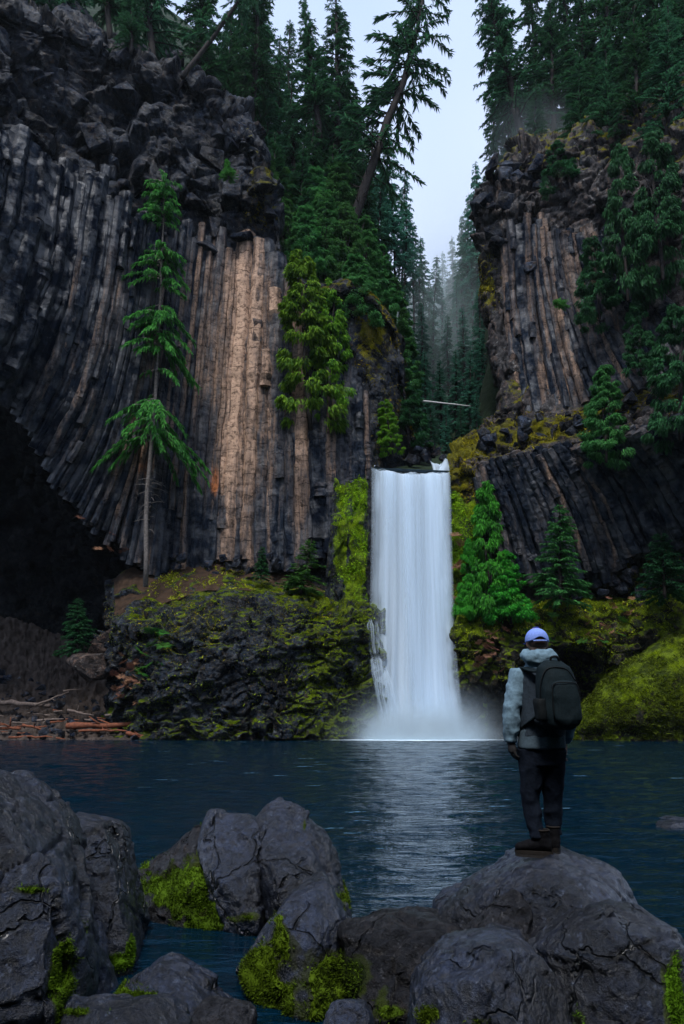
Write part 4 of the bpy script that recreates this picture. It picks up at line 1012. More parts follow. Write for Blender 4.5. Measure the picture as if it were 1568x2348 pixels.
boulder('pointed boulder with a pale peak and thick moss on its left side',
        [(540, 2232), (575, 2185), (640, 2130), (672, 2060), (700, 2018), (722, 2004), (742, 2018), (765, 2075), (795, 2130), (830, 2200), (850, 2330), (700, 2380), (560, 2310)], 6.0, 0.9, 'boulder',
        ridge=[(690, 2050, 5.75), (745, 2060, 5.75), (700, 2160, 5.35), (640, 2230, 5.2), (590, 2250, 5.5), (790, 2200, 5.3), (690, 2300, 5.1)], seed=16, facet=0.05, fine=.014,
        moss=[(600, 2240, 85, 100, 1.0), (640, 2270, 80, 40, 1.0), (760, 2260, 85, 75, 1.0), (720, 2320, 160, 50, 1.0), (640, 2150, 22, 60, .9)], moss_n=24000, moss_size=0.028)
boulder('long dark ridged boulder in front of the pool gap, right of the pointed mossy one',
        [(800, 2138), (850, 2122), (890, 2108), (960, 2112), (1030, 2116), (1062, 2124), (1095, 2160), (1122, 2192), (1100, 2300), (980, 2360), (840, 2360), (790, 2250)], 5.8, 0.8, 'boulder_dark',
        ridge=[(830, 2180, 5.3), (920, 2150, 5.4), (1000, 2180, 5.3), (960, 2240, 5.0), (1060, 2200, 5.3), (900, 2300, 4.9)], seed=17, facet=0.06, fine=.014,
        moss=[(830, 2240, 60, 80, .8), (900, 2320, 60, 20, .5), (1060, 2185, 40, 8, .5)], moss_n=3500)
boulder('broad sloping grey boulder under the standing hiker',
        [(985, 2108), (1060, 2062), (1150, 2008), (1200, 1976), (1250, 1953), (1285, 1943), (1320, 1950), (1380, 1978), (1425, 1998), (1440, 2040), (1475, 2095), (1500, 2190), (1300, 2280), (1050, 2250)], 6.1, 1.0, 'boulder',
        ridge=[(1180, 1992, 5.7), (1205, 1985, 5.65), (1262, 1962, 5.75), (1240, 2000, 5.5), (1330, 2020, 5.5), (1400, 2060, 5.5), (1215, 2090, 5.25), (1350, 2120, 5.2), (1150, 2050, 5.6), (1100, 2190, 5.3), (1210, 2160, 5.2)], seed=18, facet=0.03, fcell=.7, fine=.016, cuts=2)
boulder('dark triangular rock wedged against the hiker\'s boulder',
        [(1062, 2160), (1120, 2105), (1180, 2050), (1196, 2040), (1214, 2062), (1218, 2110), (1205, 2170), (1120, 2200)], 5.35, 0.35, 'boulder_dark',
        ridge=[(1150, 2110, 5.1), (1190, 2130, 5.05), (1120, 2180, 5.0)], seed=19, facet=0.02, fine=.018, vox=.022)
boulder('smooth rounded boulder at the bottom edge with a little moss low on its left',
        [(952, 2320), (975, 2265), (1020, 2215), (1075, 2188), (1130, 2172), (1200, 2168), (1250, 2180), (1272, 2205), (1290, 2280), (1310, 2420), (940, 2440)], 4.6, 0.8, 'boulder',
        ridge=[(1060, 2240, 4.25), (1180, 2220, 4.25), (1150, 2330, 4.0), (1020, 2330, 4.2)], seed=20, facet=0.02, fcell=.6, fine=.018, vox=.022,
        moss=[(985, 2325, 40, 30, .9), (1085, 2340, 55, 16, .9)], moss_n=3000)
boulder('rounded boulder in the bottom right corner, darker under its brow',
        [(1235, 2185), (1300, 2160), (1345, 2142), (1400, 2110), (1440, 2096), (1500, 2100), (1545, 2130), (1600, 2190), (1640, 2440), (1270, 2440), (1255, 2300)], 4.9, 0.9, 'boulder',
        ridge=[(1330, 2180, 4.55), (1440, 2170, 4.5), (1300, 2210, 4.6), (1400, 2260, 4.45), (1490, 2220, 4.4), (1500, 2330, 4.25), (1330, 2330, 4.4)], seed=21, facet=0.045, fcell=.55, fine=.018, vox=.025,
        moss=[(1545, 2270, 36, 110, .9), (1330, 2330, 26, 40, .7)], moss_n=3500)
boulder('low mossy stone lying in the shallow water at the bottom left',
        [(232, 2310), (262, 2282), (310, 2258), (338, 2228), (360, 2214), (385, 2222), (405, 2246), (450, 2275), (505, 2300), (560, 2330), (560, 2400), (250, 2400)], 5.4, 0.5, 'boulder',
        ridge=[(320, 2280, 5.1), (370, 2250, 5.15), (420, 2290, 5.1), (300, 2330, 4.9)], seed=22, facet=0.035, fine=.014, vox=.022,
        moss=[(310, 2300, 80, 40, 1.0), (360, 2310, 45, 18, 1.0), (385, 2330, 60, 14, .8)], moss_n=9000, moss_size=.022)
boulder('flat bluish stone along the bottom edge at the left',
        [(90, 2330), (160, 2325), (260, 2322), (340, 2312), (385, 2318), (425, 2345), (440, 2420), (60, 2420)], 4.6, 0.4, 'boulder', ridge=[(250, 2345, 4.3), (350, 2345, 4.3)], seed=23, facet=0.02, vox=.02, moss=[(180, 2322, 80, 8, .8)], moss_n=600)
boulder('small rounded stone at the bottom edge in front of the pointed mossy boulder',
        [(738, 2347), (752, 2318), (785, 2304), (820, 2302), (850, 2312), (863, 2345), (860, 2400), (740, 2400)], 4.6, 0.3, 'boulder', ridge=[(800, 2325, 4.4)], seed=24, facet=0.015, vox=.018)
boulder('flat stone at the bottom edge left of the centre',
        [(420, 2352), (455, 2322), (520, 2318), (575, 2330), (590, 2370), (560, 2420), (420, 2420)], 4.5, 0.3, 'boulder_dark', ridge=[(500, 2340, 4.3)], seed=25, facet=0.02, vox=.018)
boulder('half sunk pale stone with a mossy tip at the right edge of the water',
        [(1460, 1912), (1490, 1900), (1530, 1886), (1580, 1878), (1660, 1880), (1700, 1920), (1500, 1930)], 14.0, 1.2, 'boulder', ridge=[(1540, 1905, 13.3), (1620, 1905, 13.2)], seed=26, facet=0.04, vox=.05, moss=[(1480, 1910, 32, 24, 1.0)], moss_n=2500, moss_size=.04)
# shore under the boulders, outside the water
rows = [[(p, y, Y) for p in (-500, 0, 500, 1000, 1500, 2100)] for y, Y in ((2420, 5.0), (2470, 4.4), (2600, 3.4), (2800, 2.4))]
cliff_sheet('shore', rows, 60, 120, M['boulder_dark'], lambda P, gx, gy: 0.15 * fbm(P, 2, 4, 3) - 0.25, label='dark stony shore under the near boulders')
# ------------------------------------------------------------------ trees
def kites(base, d, side, L, Wd, bend=0.0):
    """leaf sprays: one kite of four corners each -> V, F"""
    n = len(base)
    mid = base + d * (L * 0.45)[:, None]
    tip = base + d * L[:, None]; tip[:, 2] -= bend * L
    V = np.stack((base, mid + side * Wd[:, None], tip, mid - side * Wd[:, None]), 1).reshape(-1, 3)
    return V, np.arange(4 * n).reshape(n, 4)
def conifer(seed, H=30.0, start=0.15, reach=3.6, n_br=230, twigs=44, droop=0.35, rise=0.25, spray=0.75, wid=0.17, hang=0.35, gaps=0.25, trunk_r=0.38, profile=0.85, sprigs=1.0, onesided=None, dead=0, clump=0.0):
    """a conifer standing at the origin -> trunk mesh, crown mesh"""
    r = rng(seed); tm = MB(); cm = MB()
    n = 16; z = np.linspace(0, H, n)
    wob = np.cumsum(r.normal(0, H * 0.0025, (n, 2)), 0); wob -= wob[0]
    pts = np.column_stack((wob, z)); tm.tube(pts, trunk_r * (1 - z / H) ** 0.8 + 0.03, 8)
    h = start * H + (H * 0.985 - start * H) * r.random(n_br) ** 0.9
    # clumping in whorls leaves gaps where the sky shows
    wh = H * 0.035; h = h + gaps * wh * np.sin(h / wh * 2 * math.pi); h = np.clip(h, start * H, H * 0.99)
    if clump:
        w_ = np.sin(h / H * 2 * math.pi * 5.5 + 1.0) + .6 * np.sin(h / H * 2 * math.pi * 13); h = h[(w_ > clump) | (h > .86 * H)]; n_br = len(h)
    rel = (h - start * H) / (H - start * H)
    az = r.uniform(0, 2 * math.pi, n_br)
    if onesided is not None: az = onesided + r.normal(0, 1.0, n_br)
    dens = 0.55 + 0.45 * np.sin(h * 0.9 + 2 * np.cos(az + seed))       # uneven outline
    L = (reach * (1 - rel) ** profile * r.uniform(.55, 1.12, n_br) * (0.7 + 0.35 * dens) + 0.25)
    el = rise * (1.5 * rel - 0.4) + r.normal(0, .1, n_br)
    bx = np.interp(h, z, pts[:, 0]); by = np.interp(h, z, pts[:, 1])
    o = np.stack((bx, by, h), 1)
    dh = np.stack((np.cos(az), np.sin(az), 0 * az), 1)
    def along(i, s):
        l = L[i]; d = dh[i]
        p = o[i] + d * (l * s)[:, None]
        p[:, 2] += l * (np.sin(el[i]) * s - droop * s ** 2 + 0.10 * droop * s ** 4)
        return p
    keep = L > 0.7
    for i in np.where(keep)[0]:
        ss = np.array((0, .45, 1.0)); ii = np.full(3, i)
        tm.tube(along(ii, ss), np.array((0.055, 0.035, 0.012)) * (0.5 + L[i] / 4), 3, cap=False)
    for i in range(dead):
        a = r.uniform(0, 6.28); hh = r.uniform(0.1, start) * H; l = r.uniform(.6, 1.8)
        p0 = np.array((0, 0, hh)); p1 = p0 + l * np.array((math.cos(a), math.sin(a), r.uniform(-.5, .1)))
        tm.tube(np.array((p0, (p0 + p1) / 2 + (0, 0, .08), p1)), np.array((.03, .02, .006)), 3, cap=False)
    cnt = np.maximum(3, (twigs * L / reach * sprigs).astype(int)); idx = np.repeat(np.arange(n_br), cnt)
    s = r.random(len(idx)) ** 0.75 * 0.97 + 0.03
    s = np.where(L[idx] > 1.2, np.maximum(s, 0.15), s)
    P = along(idx, s)
    sg = np.where(r.random(len(idx)) < .5, -1.0, 1.0)
    perp = np.stack((-dh[idx][:, 1], dh[idx][:, 0], 0 * s), 1) * sg[:, None]
    out = dh[idx] * r.uniform(.4, 1.0, (len(idx), 1)) + perp * r.uniform(.2, 1.0, (len(idx), 1)) * (1.1 - s[:, None] * .5)
    out[:, 2] -= hang * r.uniform(.2, 1.6, len(idx)); d = unit(out + r.normal(0, .12, out.shape))
    side = unit(np.cross(d, np.array((0, 0, 1.0)) + r.normal(0, .35, d.shape)))
    l = spray * r.uniform(.5, 1.25, len(idx)) * (0.55 + 0.45 * np.minimum(1, L[idx] / 2))
    V, F = kites(P, d, side, l, l * wid * r.uniform(.7, 1.3, len(idx)), bend=0.12 + hang * 0.3)
    cm.add(V, F)
    return tm.mesh('trunk'), cm.mesh('crown', smooth=False)
def bushy(seed, H, reach, n=2600, leaf=0.35, wid=0.4, hang=0.3, cone=0.8, lumps=14, trunk_r=0.08, n_st=3):
    """leafy shrub or cedar: sprays in overlapping clumps filling a cone"""
    r = rng(seed); tm = MB(); cm = MB()
    for k in range(n_st):
        a = r.uniform(0, 6.28); t = np.linspace(0, 1, 6)
        pts = np.stack((np.cos(a) * reach * .25 * t ** 1.5, np.sin(a) * reach * .25 * t ** 1.5, H * (1 - .12 * k) * t * .95), 1) + r.normal(0, .02 * H, (6, 3)) * t[:, None]
        tm.tube(pts, trunk_r * (1 - .8 * t), 6)
    nl = lumps; hz = r.random(nl * 8) ** 0.9
    ca = r.uniform(0, 6.28, nl * 8); cr = reach * (1 - hz) ** cone * np.sqrt(r.uniform(.15, 1, nl * 8)) + 0.03 * reach
    C = np.stack((np.cos(ca) * cr, np.sin(ca) * cr, hz * H * .97 + .02 * H), 1)
    sz = reach * r.uniform(.16, .34, nl * 8) * (0.45 + 0.55 * (1 - hz))
    k = r.integers(0, len(C), n)
    off = unit(r.normal(size=(n, 3))) * (r.random((n, 1)) ** 0.5)
    off[:, 2] *= 0.6
    P = C[k] + off * sz[k][:, None]
    outw = P.copy(); outw[:, 2] = 0.0; outw = unit(outw)
    d = unit(outw * r.uniform(.3, 1.1, (n, 1)) + off * .6 + r.normal(0, .3, (n, 3)) + np.array((0, 0, -hang)))
    side = unit(np.cross(d, np.array((0, 0, 1.0)) + r.normal(0, .4, d.shape)))
    l = leaf * r.uniform(.5, 1.3, n)
    cm.add(*kites(P, d, side, l, l * wid * .5, bend=.25))
    return tm.mesh('trunk'), cm.mesh('crown', smooth=False)
H0 = 30.0
PROTO = {}
def proto(key, kind, crown_mat, bark='bark', **k):
    t, c = (conifer if kind == 'c' else bushy)(**k)
    t.materials.append(M[bark]); c.materials.append(M[crown_mat]); PROTO[key] = (t, c, k.get('H', H0))
proto('fir_a', 'c', 'needle', seed=1, start=.08, reach=3.9, n_br=300, twigs=120, droop=.45, spray=.5, wid=.13)
proto('fir_b', 'c', 'needle', seed=2, start=.2, reach=3.3, n_br=220, twigs=110, droop=.5, gaps=.7, spray=.5, wid=.13)
proto('fir_c', 'c', 'needle', seed=3, start=.12, reach=4.4, n_br=270, twigs=125, droop=.55, hang=.6, spray=.5, wid=.13, gaps=.5)
proto('fir_lean', 'c', 'needle', seed=4, start=.22, reach=3.6, n_br=105, twigs=110, droop=.55, gaps=.8, hang=.8, trunk_r=.30, dead=24, profile=.35, spray=.5, wid=.12)
proto('far_a', 'c', 'needle_hazed', seed=5, start=.06, reach=3.6, n_br=240, twigs=85, droop=.4, spray=.62, wid=.16)
proto('far_b', 'c', 'needle_hazed', seed=6, start=.1, reach=3.2, n_br=220, twigs=80, droop=.5, spray=.62, wid=.16, gaps=.5)
proto('pole', 'c', 'needle_hazed', seed=7, start=.4, reach=2.9, n_br=130, twigs=60, droop=.4, gaps=.5, trunk_r=.26, dead=20, profile=.6, spray=.6, wid=.15)
proto('hemlock', 'c', 'needle_near', 'bark_grey', seed=8, start=.27, reach=4.4, n_br=250, twigs=190, droop=.6, gaps=.5, hang=.7, spray=.42, wid=.16, trunk_r=.17, dead=30, profile=.4, clump=-.5)
proto('cedar_m', 'b', 'cedar_mid', seed=19, H=16, reach=3.4, n=26000, leaf=.42, wid=.34, hang=.9, cone=.5, lumps=15, trunk_r=.2)
proto('cedar_a', 'b', 'cedar', seed=9, H=16, reach=3.0, n=22000, leaf=.42, wid=.36, hang=1.0, cone=.45, lumps=15, trunk_r=.2)
proto('cedar_b', 'b', 'cedar_dark', seed=10, H=14, reach=3.2, n=18000, leaf=.42, wid=.36, hang=1.0, cone=.5, lumps=13, trunk_r=.2)
proto('shrub', 'b', 'shrub', seed=11, H=12, reach=3.6, n=22000, leaf=.40, wid=.42, hang=.6, cone=.6, lumps=13, trunk_r=.14)
proto('young', 'c', 'needle_near', seed=12, H=8, start=.04, reach=2.6, n_br=170, twigs=80, droop=.15, rise=.2, spray=.42, wid=.16, hang=.2, trunk_r=.12, profile=.75, gaps=.5)
proto('young_mid', 'c', 'cedar_mid', seed=23, H=8, start=.04, reach=2.8, n_br=180, twigs=150, droop=.15, rise=.2, spray=.36, wid=.15, hang=.25, trunk_r=.12, profile=.7, gaps=.5)
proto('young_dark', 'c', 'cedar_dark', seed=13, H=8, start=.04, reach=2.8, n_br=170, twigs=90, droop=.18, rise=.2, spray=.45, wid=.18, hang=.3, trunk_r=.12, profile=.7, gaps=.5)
def tree(key, base, top, label, name='conifer_tree', cat='tree', group=None, wide=1.0, spin=0.0):
    """stand a tree between two points (px, py, Y)"""
    t, c, H = PROTO[key]; a = at(*base); b = at(*top); v = Vector(b - a); s = v.length / H
    root = thing(name, label, cat, a, group)
    root.rotation_mode = 'QUATERNION'
    from mathutils import Quaternion
    root.rotation_quaternion = v.to_track_quat('Z', 'Y') @ Quaternion((0, 0, 1), spin)
    root.scale = (s * wide, s * wide, s)
    ob('trunk', t, None, root); ob('crown', c, None, root)
    return root
# trees on the left rim and plateau
tree('fir_lean', (418, 178, 61), (668, -150, 64), 'dark trunk leaning far right over the rim of the left cliff', spin=1.0, wide=.9)
tree('fir_c', (575, 310, 76), (592, -130, 78), 'fir with straight thin trunk just behind the left cliff edge', wide=.9)
tree('fir_b', (735, 330, 80), (690, 4, 82), 'fir with narrow pointed tip against the sky left of the straight tall trunk', wide=1.15, spin=2)
tree('fir_a', (776, 640, 84), (769, -60, 86), 'straight tall fir with dark trunk left of the leaning fir', wide=.85, spin=.7)
tree('fir_lean', (796, 560, 75), (983, -90, 77), 'tall fir leaning right into the sky gap above the waterfall', spin=2.4, wide=1.2)
lf = [('fir_a', 455, 205, 470, -160, 68, .9), ('fir_c', 350, 140, 330, -260, 66, .9), ('fir_b', 250, 90, 230, -240, 66, .9), ('fir_c', 300, 110, 300, -40, 62, 1.1),
      ('fir_a', 520, 300, 530, 30, 80, 1.0), ('fir_b', 540, 360, 560, -60, 92, 1.0), ('fir_a', 640, 560, 640, 80, 88, .8), ('fir_c', 670, 640, 668, 180, 80, .85),
      ('fir_b', 610, 470, 618, 120, 80, .9), ('fir_c', 720, 660, 718, 250, 78, .9), ('fir_a', 745, 680, 742, 120, 96, .8), ('fir_b', 820, 680, 818, 210, 92, .8),
      ('fir_c', 690, 600, 692, 330, 74, 1.2), ('fir_a', 770, 690, 765, 330, 76, 1.0), ('fir_c', 830, 700, 835, 360, 82, .9), ('fir_a', 625, 560, 630, 300, 74, 1.2),
      ('fir_a', 600, 420, 606, -40, 96, .8), ('fir_b', 650, 560, 655, 40, 104, .8), ('fir_c', 800, 690, 800, 130, 100, .8), ('fir_a', 850, 700, 852, 240, 98, .75), ('fir_b', 700, 640, 705, 120, 110, .8),
      ('fir_a', 150, 60, 150, -200, 62, 1.0), ('fir_c', 60, 40, 60, -220, 58, 1.0)]
rk = ranks([q[1] for q in lf])
for i, (k, bx, by, tx, ty, Y, w) in enumerate(lf):
    tree(k, (bx, by + 12, Y), (tx, ty, Y + 1.5), rk[i] + ' green fir from the left in the stand above the left cliff', group='firs above the left cliff', wide=w * 1.15, spin=i * 1.7)
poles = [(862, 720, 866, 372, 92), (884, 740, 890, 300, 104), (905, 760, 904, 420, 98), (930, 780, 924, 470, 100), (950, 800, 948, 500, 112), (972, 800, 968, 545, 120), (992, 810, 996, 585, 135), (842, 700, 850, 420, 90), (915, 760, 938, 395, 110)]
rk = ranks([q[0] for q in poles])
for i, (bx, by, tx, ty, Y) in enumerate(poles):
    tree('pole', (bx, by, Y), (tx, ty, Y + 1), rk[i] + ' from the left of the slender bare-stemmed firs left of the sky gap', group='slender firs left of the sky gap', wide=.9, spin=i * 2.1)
# far side of the gorge, haze partly put into the needle colour
r = rng(77)
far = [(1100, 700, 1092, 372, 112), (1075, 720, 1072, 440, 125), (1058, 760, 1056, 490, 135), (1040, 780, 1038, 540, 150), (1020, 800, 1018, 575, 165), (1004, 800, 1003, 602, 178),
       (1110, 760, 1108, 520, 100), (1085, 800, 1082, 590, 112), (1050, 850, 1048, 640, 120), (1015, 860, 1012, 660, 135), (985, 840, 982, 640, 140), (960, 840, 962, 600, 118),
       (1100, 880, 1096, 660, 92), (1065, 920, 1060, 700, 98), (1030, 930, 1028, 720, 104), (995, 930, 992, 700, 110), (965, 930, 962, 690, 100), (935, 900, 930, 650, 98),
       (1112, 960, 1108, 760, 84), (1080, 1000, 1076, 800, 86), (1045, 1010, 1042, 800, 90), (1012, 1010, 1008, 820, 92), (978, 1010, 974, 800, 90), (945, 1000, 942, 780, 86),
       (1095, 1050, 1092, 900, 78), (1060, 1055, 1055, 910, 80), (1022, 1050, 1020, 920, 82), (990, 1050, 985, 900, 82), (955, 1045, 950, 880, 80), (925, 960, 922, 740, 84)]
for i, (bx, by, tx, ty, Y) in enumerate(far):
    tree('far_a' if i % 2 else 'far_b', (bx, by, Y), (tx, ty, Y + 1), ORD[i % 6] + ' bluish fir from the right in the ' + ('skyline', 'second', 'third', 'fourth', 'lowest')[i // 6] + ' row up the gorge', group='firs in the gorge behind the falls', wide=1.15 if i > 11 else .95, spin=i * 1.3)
# right rim
tree('fir_c', (1204, 335, 76), (1098, -90, 79), 'large fir leaning left at the right edge of the sky gap', wide=1.1, spin=.4)
rf = [('fir_a', 1180, 430, 1148, 40, 88, 1.0), ('fir_b', 1150, 520, 1128, 190, 96, .9), ('fir_a', 1245, 320, 1205, -140, 84, .8), ('fir_c', 1270, 330, 1262, -20, 74, .95), ('fir_c', 1305, 320, 1280, -200, 78, .8), ('fir_b', 1345, 320, 1330, -140, 72, 1.0),
      ('fir_a', 1400, 290, 1385, -240, 70, .9), ('fir_c', 1455, 270, 1440, -220, 68, .9), ('fir_b', 1510, 250, 1500, -260, 66, 1.0), ('fir_a', 1570, 230, 1565, -260, 62, 1.0), ('fir_c', 1630, 180, 1630, -300, 60, 1.0),
      ('fir_c', 1330, 380, 1325, 120, 66, 1.2), ('fir_a', 1395, 360, 1390, 60, 62, 1.2), ('fir_c', 1460, 340, 1455, 40, 60, 1.2), ('fir_a', 1530, 330, 1530, 0, 57, 1.2), ('fir_c', 1230, 400, 1228, 180, 70, 1.0)]
rk = ranks([q[1] for q in rf])
for i, (k, bx, by, tx, ty, Y, w) in enumerate(rf):
    tree(k, (bx, by, Y), (tx, ty, Y + 1.5), rk[i] + ' dark fir from the left in the stand above the right cliff', group='firs above the right cliff', wide=w, spin=i * 1.9)
ced = [(655, 640, 650, 455, 71, 1.0), (700, 640, 700, 470, 70.5, 1.1), (745, 650, 742, 440, 72, 1.0), (790, 660, 795, 470, 71.5, 1.0), (835, 680, 838, 500, 73, 1.0), (870, 730, 868, 560, 74, 1.0), (720, 560, 722, 380, 75, 1.0), (770, 570, 775, 360, 77, 1.0), (660, 540, 655, 390, 75, 1.0), (905, 800, 900, 640, 76, 1.1), (925, 900, 930, 750, 75, 1.1), (610, 470, 612, 350, 72, 1.0)]
rk = ranks([q[0] for q in ced])
for i, (bx, by, tx, ty, Y, w) in enumerate(ced):
    tree('cedar_m', (bx, by, Y), (tx, ty, Y + 1), rk[i] + ' from the left of the feathery cedars below the firs behind the left cliff', name='cedar_tree', group='cedars behind the left cliff', wide=w, spin=i * 1.3)
# single trees on the cliffs and ledges
tree('hemlock', (334, 1345, 61), (392, 388, 59.5), 'tall spindly hemlock with sparse drooping boughs in front of the left columns', name='hemlock_tree', spin=.6, wide=.78)
def cedar(key, base, top, label, w=1.0, spin=0.0, name='cedar_tree'): return tree(key, base, top, label, name=name, wide=w, spin=spin)
cedar('cedar_a', (712, 985, 63.6), (692, 570, 64.5), 'bright yellow green cedar hanging down the left cliff beside the pale columns', .85, .3)
cedar('cedar_a', (758, 960, 64.2), (756, 640, 65.5), 'feathery cedar right of the bright hanging cedar on the left cliff', .72, 2.2)
cedar('cedar_m', (822, 760, 66), (812, 580, 67), 'small cedar on top of the mossy knob left of the gorge', 1.1, 1.2)
cedar('cedar_a', (900, 1040, 65.5), (880, 915, 66), 'green shrubby cedar overhanging the rock just left of the upper cascade', 1.1, 3.0)
cedar('cedar_b', (938, 1020, 69), (930, 880, 71), 'dark bushy cedar behind the small upper cascade', 1.2, .5)
cedar('shrub', (1128, 1428, 60.4), (1112, 1104, 61.6), 'vivid green leafy cedar growing tall beside the right of the waterfall', .55, .2)
cedar('shrub', (1172, 1430, 59.6), (1160, 1262, 60.4), 'bushy vivid green cedar spreading right at the foot of the tall leafy one', 1.0, 1.9)
cedar('shrub', (1078, 1415, 60.6), (1076, 1235, 61.6), 'leafy green growth between the tall leafy cedar and the falling water', .6, 3.1)
tree('young_mid', (1284, 1385, 58.8), (1282, 1158, 59.4), 'dark green young fir with level boughs in front of the leaning columns', name='young_fir', wide=.92, spin=.4)
tree('young', (690, 1362, 61.6), (714, 1236, 62.0), 'small bright green fir on the ledge below the left columns', name='young_fir', wide=1.25, spin=1.0)
tree('young_dark', (598, 1330, 63), (600, 1252, 63.2), 'tiny fir sapling on the ledge left of the small bright fir', name='young_fir', wide=.8, spin=2)
cedar('cedar_m', (1390, 1060, 56.0), (1385, 835, 57.4), 'blue green cedar drooping over the mossy ledge of the right cliff', .95, .8)
cedar('cedar_b', (1375, 735, 57.5), (1352, 545, 59), 'cedar clinging to the right cliff above the big columns', .85, 2.8)
cedar('cedar_b', (1440, 690, 55), (1420, 330, 57), 'long dark cedar trailing down the upper right cliff', .5, .1)
cedar('cedar_b', (1520, 640, 53), (1500, 300, 55), 'dark cedar beside the long trailing cedar near the right edge', .6, 1.6)
cedar('cedar_b', (1560, 1010, 51), (1545, 700, 52.5), 'dark cedar at the right edge level with the mossy ledge', .8, 4.0)
cedar('cedar_b', (1470, 860, 54.5), (1455, 690, 55.5), 'small dark cedar in a cleft of the right cliff', .8, 5.0)
cedar('cedar_b', (1290, 440, 63), (1275, 330, 64), 'grey green cedar bough on top of the right cliff', 1.2, 2.0)
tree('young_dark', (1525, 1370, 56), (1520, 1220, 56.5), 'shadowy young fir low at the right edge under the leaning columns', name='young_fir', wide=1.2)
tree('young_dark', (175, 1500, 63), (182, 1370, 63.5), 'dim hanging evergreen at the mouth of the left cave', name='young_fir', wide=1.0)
tree('young', (525, 410, 62), (520, 365, 62.2), 'little green shrub on the upper left cliff face', name='young_fir', cat='shrub', wide=1.0)
tree('young', (1290, 700, 62), (1268, 690, 60.5), 'thin green bough sticking out of the right cliff', name='young_fir', cat='shrub', wide=1.0)

# ------------------------------------------------------------------ moss and low growth
def carpet(sheet, mask, mat, size, n, seed, name='moss', up=0.3, width=.45):
    """uncountable small growth on a piece of the setting; mask(px, py, N)"""
    me = sheet.data; V = mesh_co(me); N = mesh_normals(me).astype(float); px, py = to_px(V)
    w = mask(px, py, N) * np.clip(fbm(V, .55, 4, seed) * 2.2 + .5, 0, 1)
    P, NN = sample_mesh(me, n, seed, np.clip(w, 0, None))
    if not len(P): return
    m = MB(); m.add(*tufts(P - NN * .02, NN, size, seed + 1, up, width))
    o = ob(name, m.mesh(name, False), M[mat], sheet); o['kind'] = 'stuff'; return o
box = lambda px, py, a, b, c, d: ((px > a) & (px < b) & (py > c) & (py < d)).astype(float)
carpet(fall_wall, lambda x, y, N: box(x, y, 740, 842, 1040, 1660) * np.clip((x - 752) / 50, 0, 1) ** 1.5 + box(x, y, 1032, 1120, 1060, 1600), 'moss_green', .26, 34000, 201, up=.35)
carpet(mound, lambda x, y, N: (.25 + 1.6 * np.clip(N[:, 2] - .1, 0, 1)) * (box(x, y, 250, 700, 1380, 1700) * .7 + box(x, y, 680, 870, 1340, 1690) * 1.5), 'moss', .2, 11000, 202)
carpet(ledge, lambda x, y, N: box(x, y, 300, 740, 1285, 1400) * np.clip(N[:, 2], 0, 1), 'grass_dry', .5, 5000, 203, 'dry_grass', .6, .14)
carpet(ledge, lambda x, y, N: spot(x, y, 385, 1345, 40, 40) + spot(x, y, 500, 1325, 80, 30) * .5 + spot(x, y, 580, 1330, 40, 25), 'leaf_yellow', .3, 1900, 204, 'leaf_litter', .6, .6)
carpet(mound, lambda x, y, N: box(x, y, 350, 800, 1330, 1600), 'leaf_yellow', .24, 500, 210, 'leaf_litter', .6, .6)
carpet(mound, lambda x, y, N: spot(x, y, 420, 1440, 200, 90) + .6 * box(x, y, 300, 800, 1340, 1480), 'moss_gold', .2, 7000, 211)
carpet(bank, lambda x, y, N: box(x, y, 1030, 1568, 1370, 1560), 'moss', .26, 16000, 205)
carpet(bank, lambda x, y, N: box(x, y, 1180, 1480, 1375, 1460) * (.3 + np.clip(N[:, 2], 0, 1)), 'leaf_yellow', .26, 1600, 206, 'ground_cover', .5, .7)
carpet(moss_mound_r, lambda x, y, N: box(x, y, 1290, 1600, 1380, 1695), 'moss_dark', .3, 30000, 207)
carpet(cliff_left, lambda x, y, N: spot(x, y, 850, 770, 80, 150) + spot(x, y, 880, 970, 70, 90) + .7 * spot(x, y, 590, 480, 40, 60) + box(x, y, 755, 850, 1030, 1320), 'moss_gold', .4, 7000, 208)
carpet(cliff_right, lambda x, y, N: np.clip(1.2 - np.abs(y - interp(x, [1040, 1150, 1300, 1500], [1045, 1000, 985, 900])) / 50, 0, 1) * 1.0 + spot(x, y, 1120, 650, 30, 70) + .25 * box(x, y, 1340, 1568, 1120, 1400) + 1.0 * box(x, y, 1030, 1100, 1070, 1380), 'moss_gold', .42, 16000, 209)
def fern_mesh(seed, n=17, L=1.0, leafl=.17):
    """one clump: all fronds join at the root, every leaflet hangs on its rib"""
    r = rng(seed); V = [(0.0, 0.0, 0.0)]; F = []
    for k in range(n):
        a = k / n * 6.28 + r.uniform(-.3, .3); l = L * r.uniform(.7, 1.1); t = np.linspace(.08, 1, 12)
        d = np.array((math.cos(a), math.sin(a), 0)); up = r.uniform(.4, .9); sd = np.array((-d[1], d[0], 0.0)); prev = 0
        for i, q in enumerate(t):
            p = d * l * q; p[2] = l * (up * q - .75 * up * q ** 2.2); b0 = len(V); V.append(tuple(p))
            ll = leafl * L * math.sin(min(max(q, .1), 1) * math.pi * .92) + .02
            for sg in (-1, 1):
                dd = unit(sd * sg + d * .35 + np.array((0, 0, -.1))); m = p + dd * ll * .45; tip = p + dd * ll + np.array((0, 0, -.15 * ll)); j = len(V)
                V += [tuple(m + d * ll * .17), tuple(tip), tuple(m - d * ll * .17)]; F += [(b0, j, j + 1), (b0, j + 1, j + 2)]
            F.append((prev, b0, b0 + 1)); prev = b0
    return mesh_np('fronds', V, F, False)
fm = [fern_mesh(s_) for s_ in (1, 2, 3)]
FM = {}
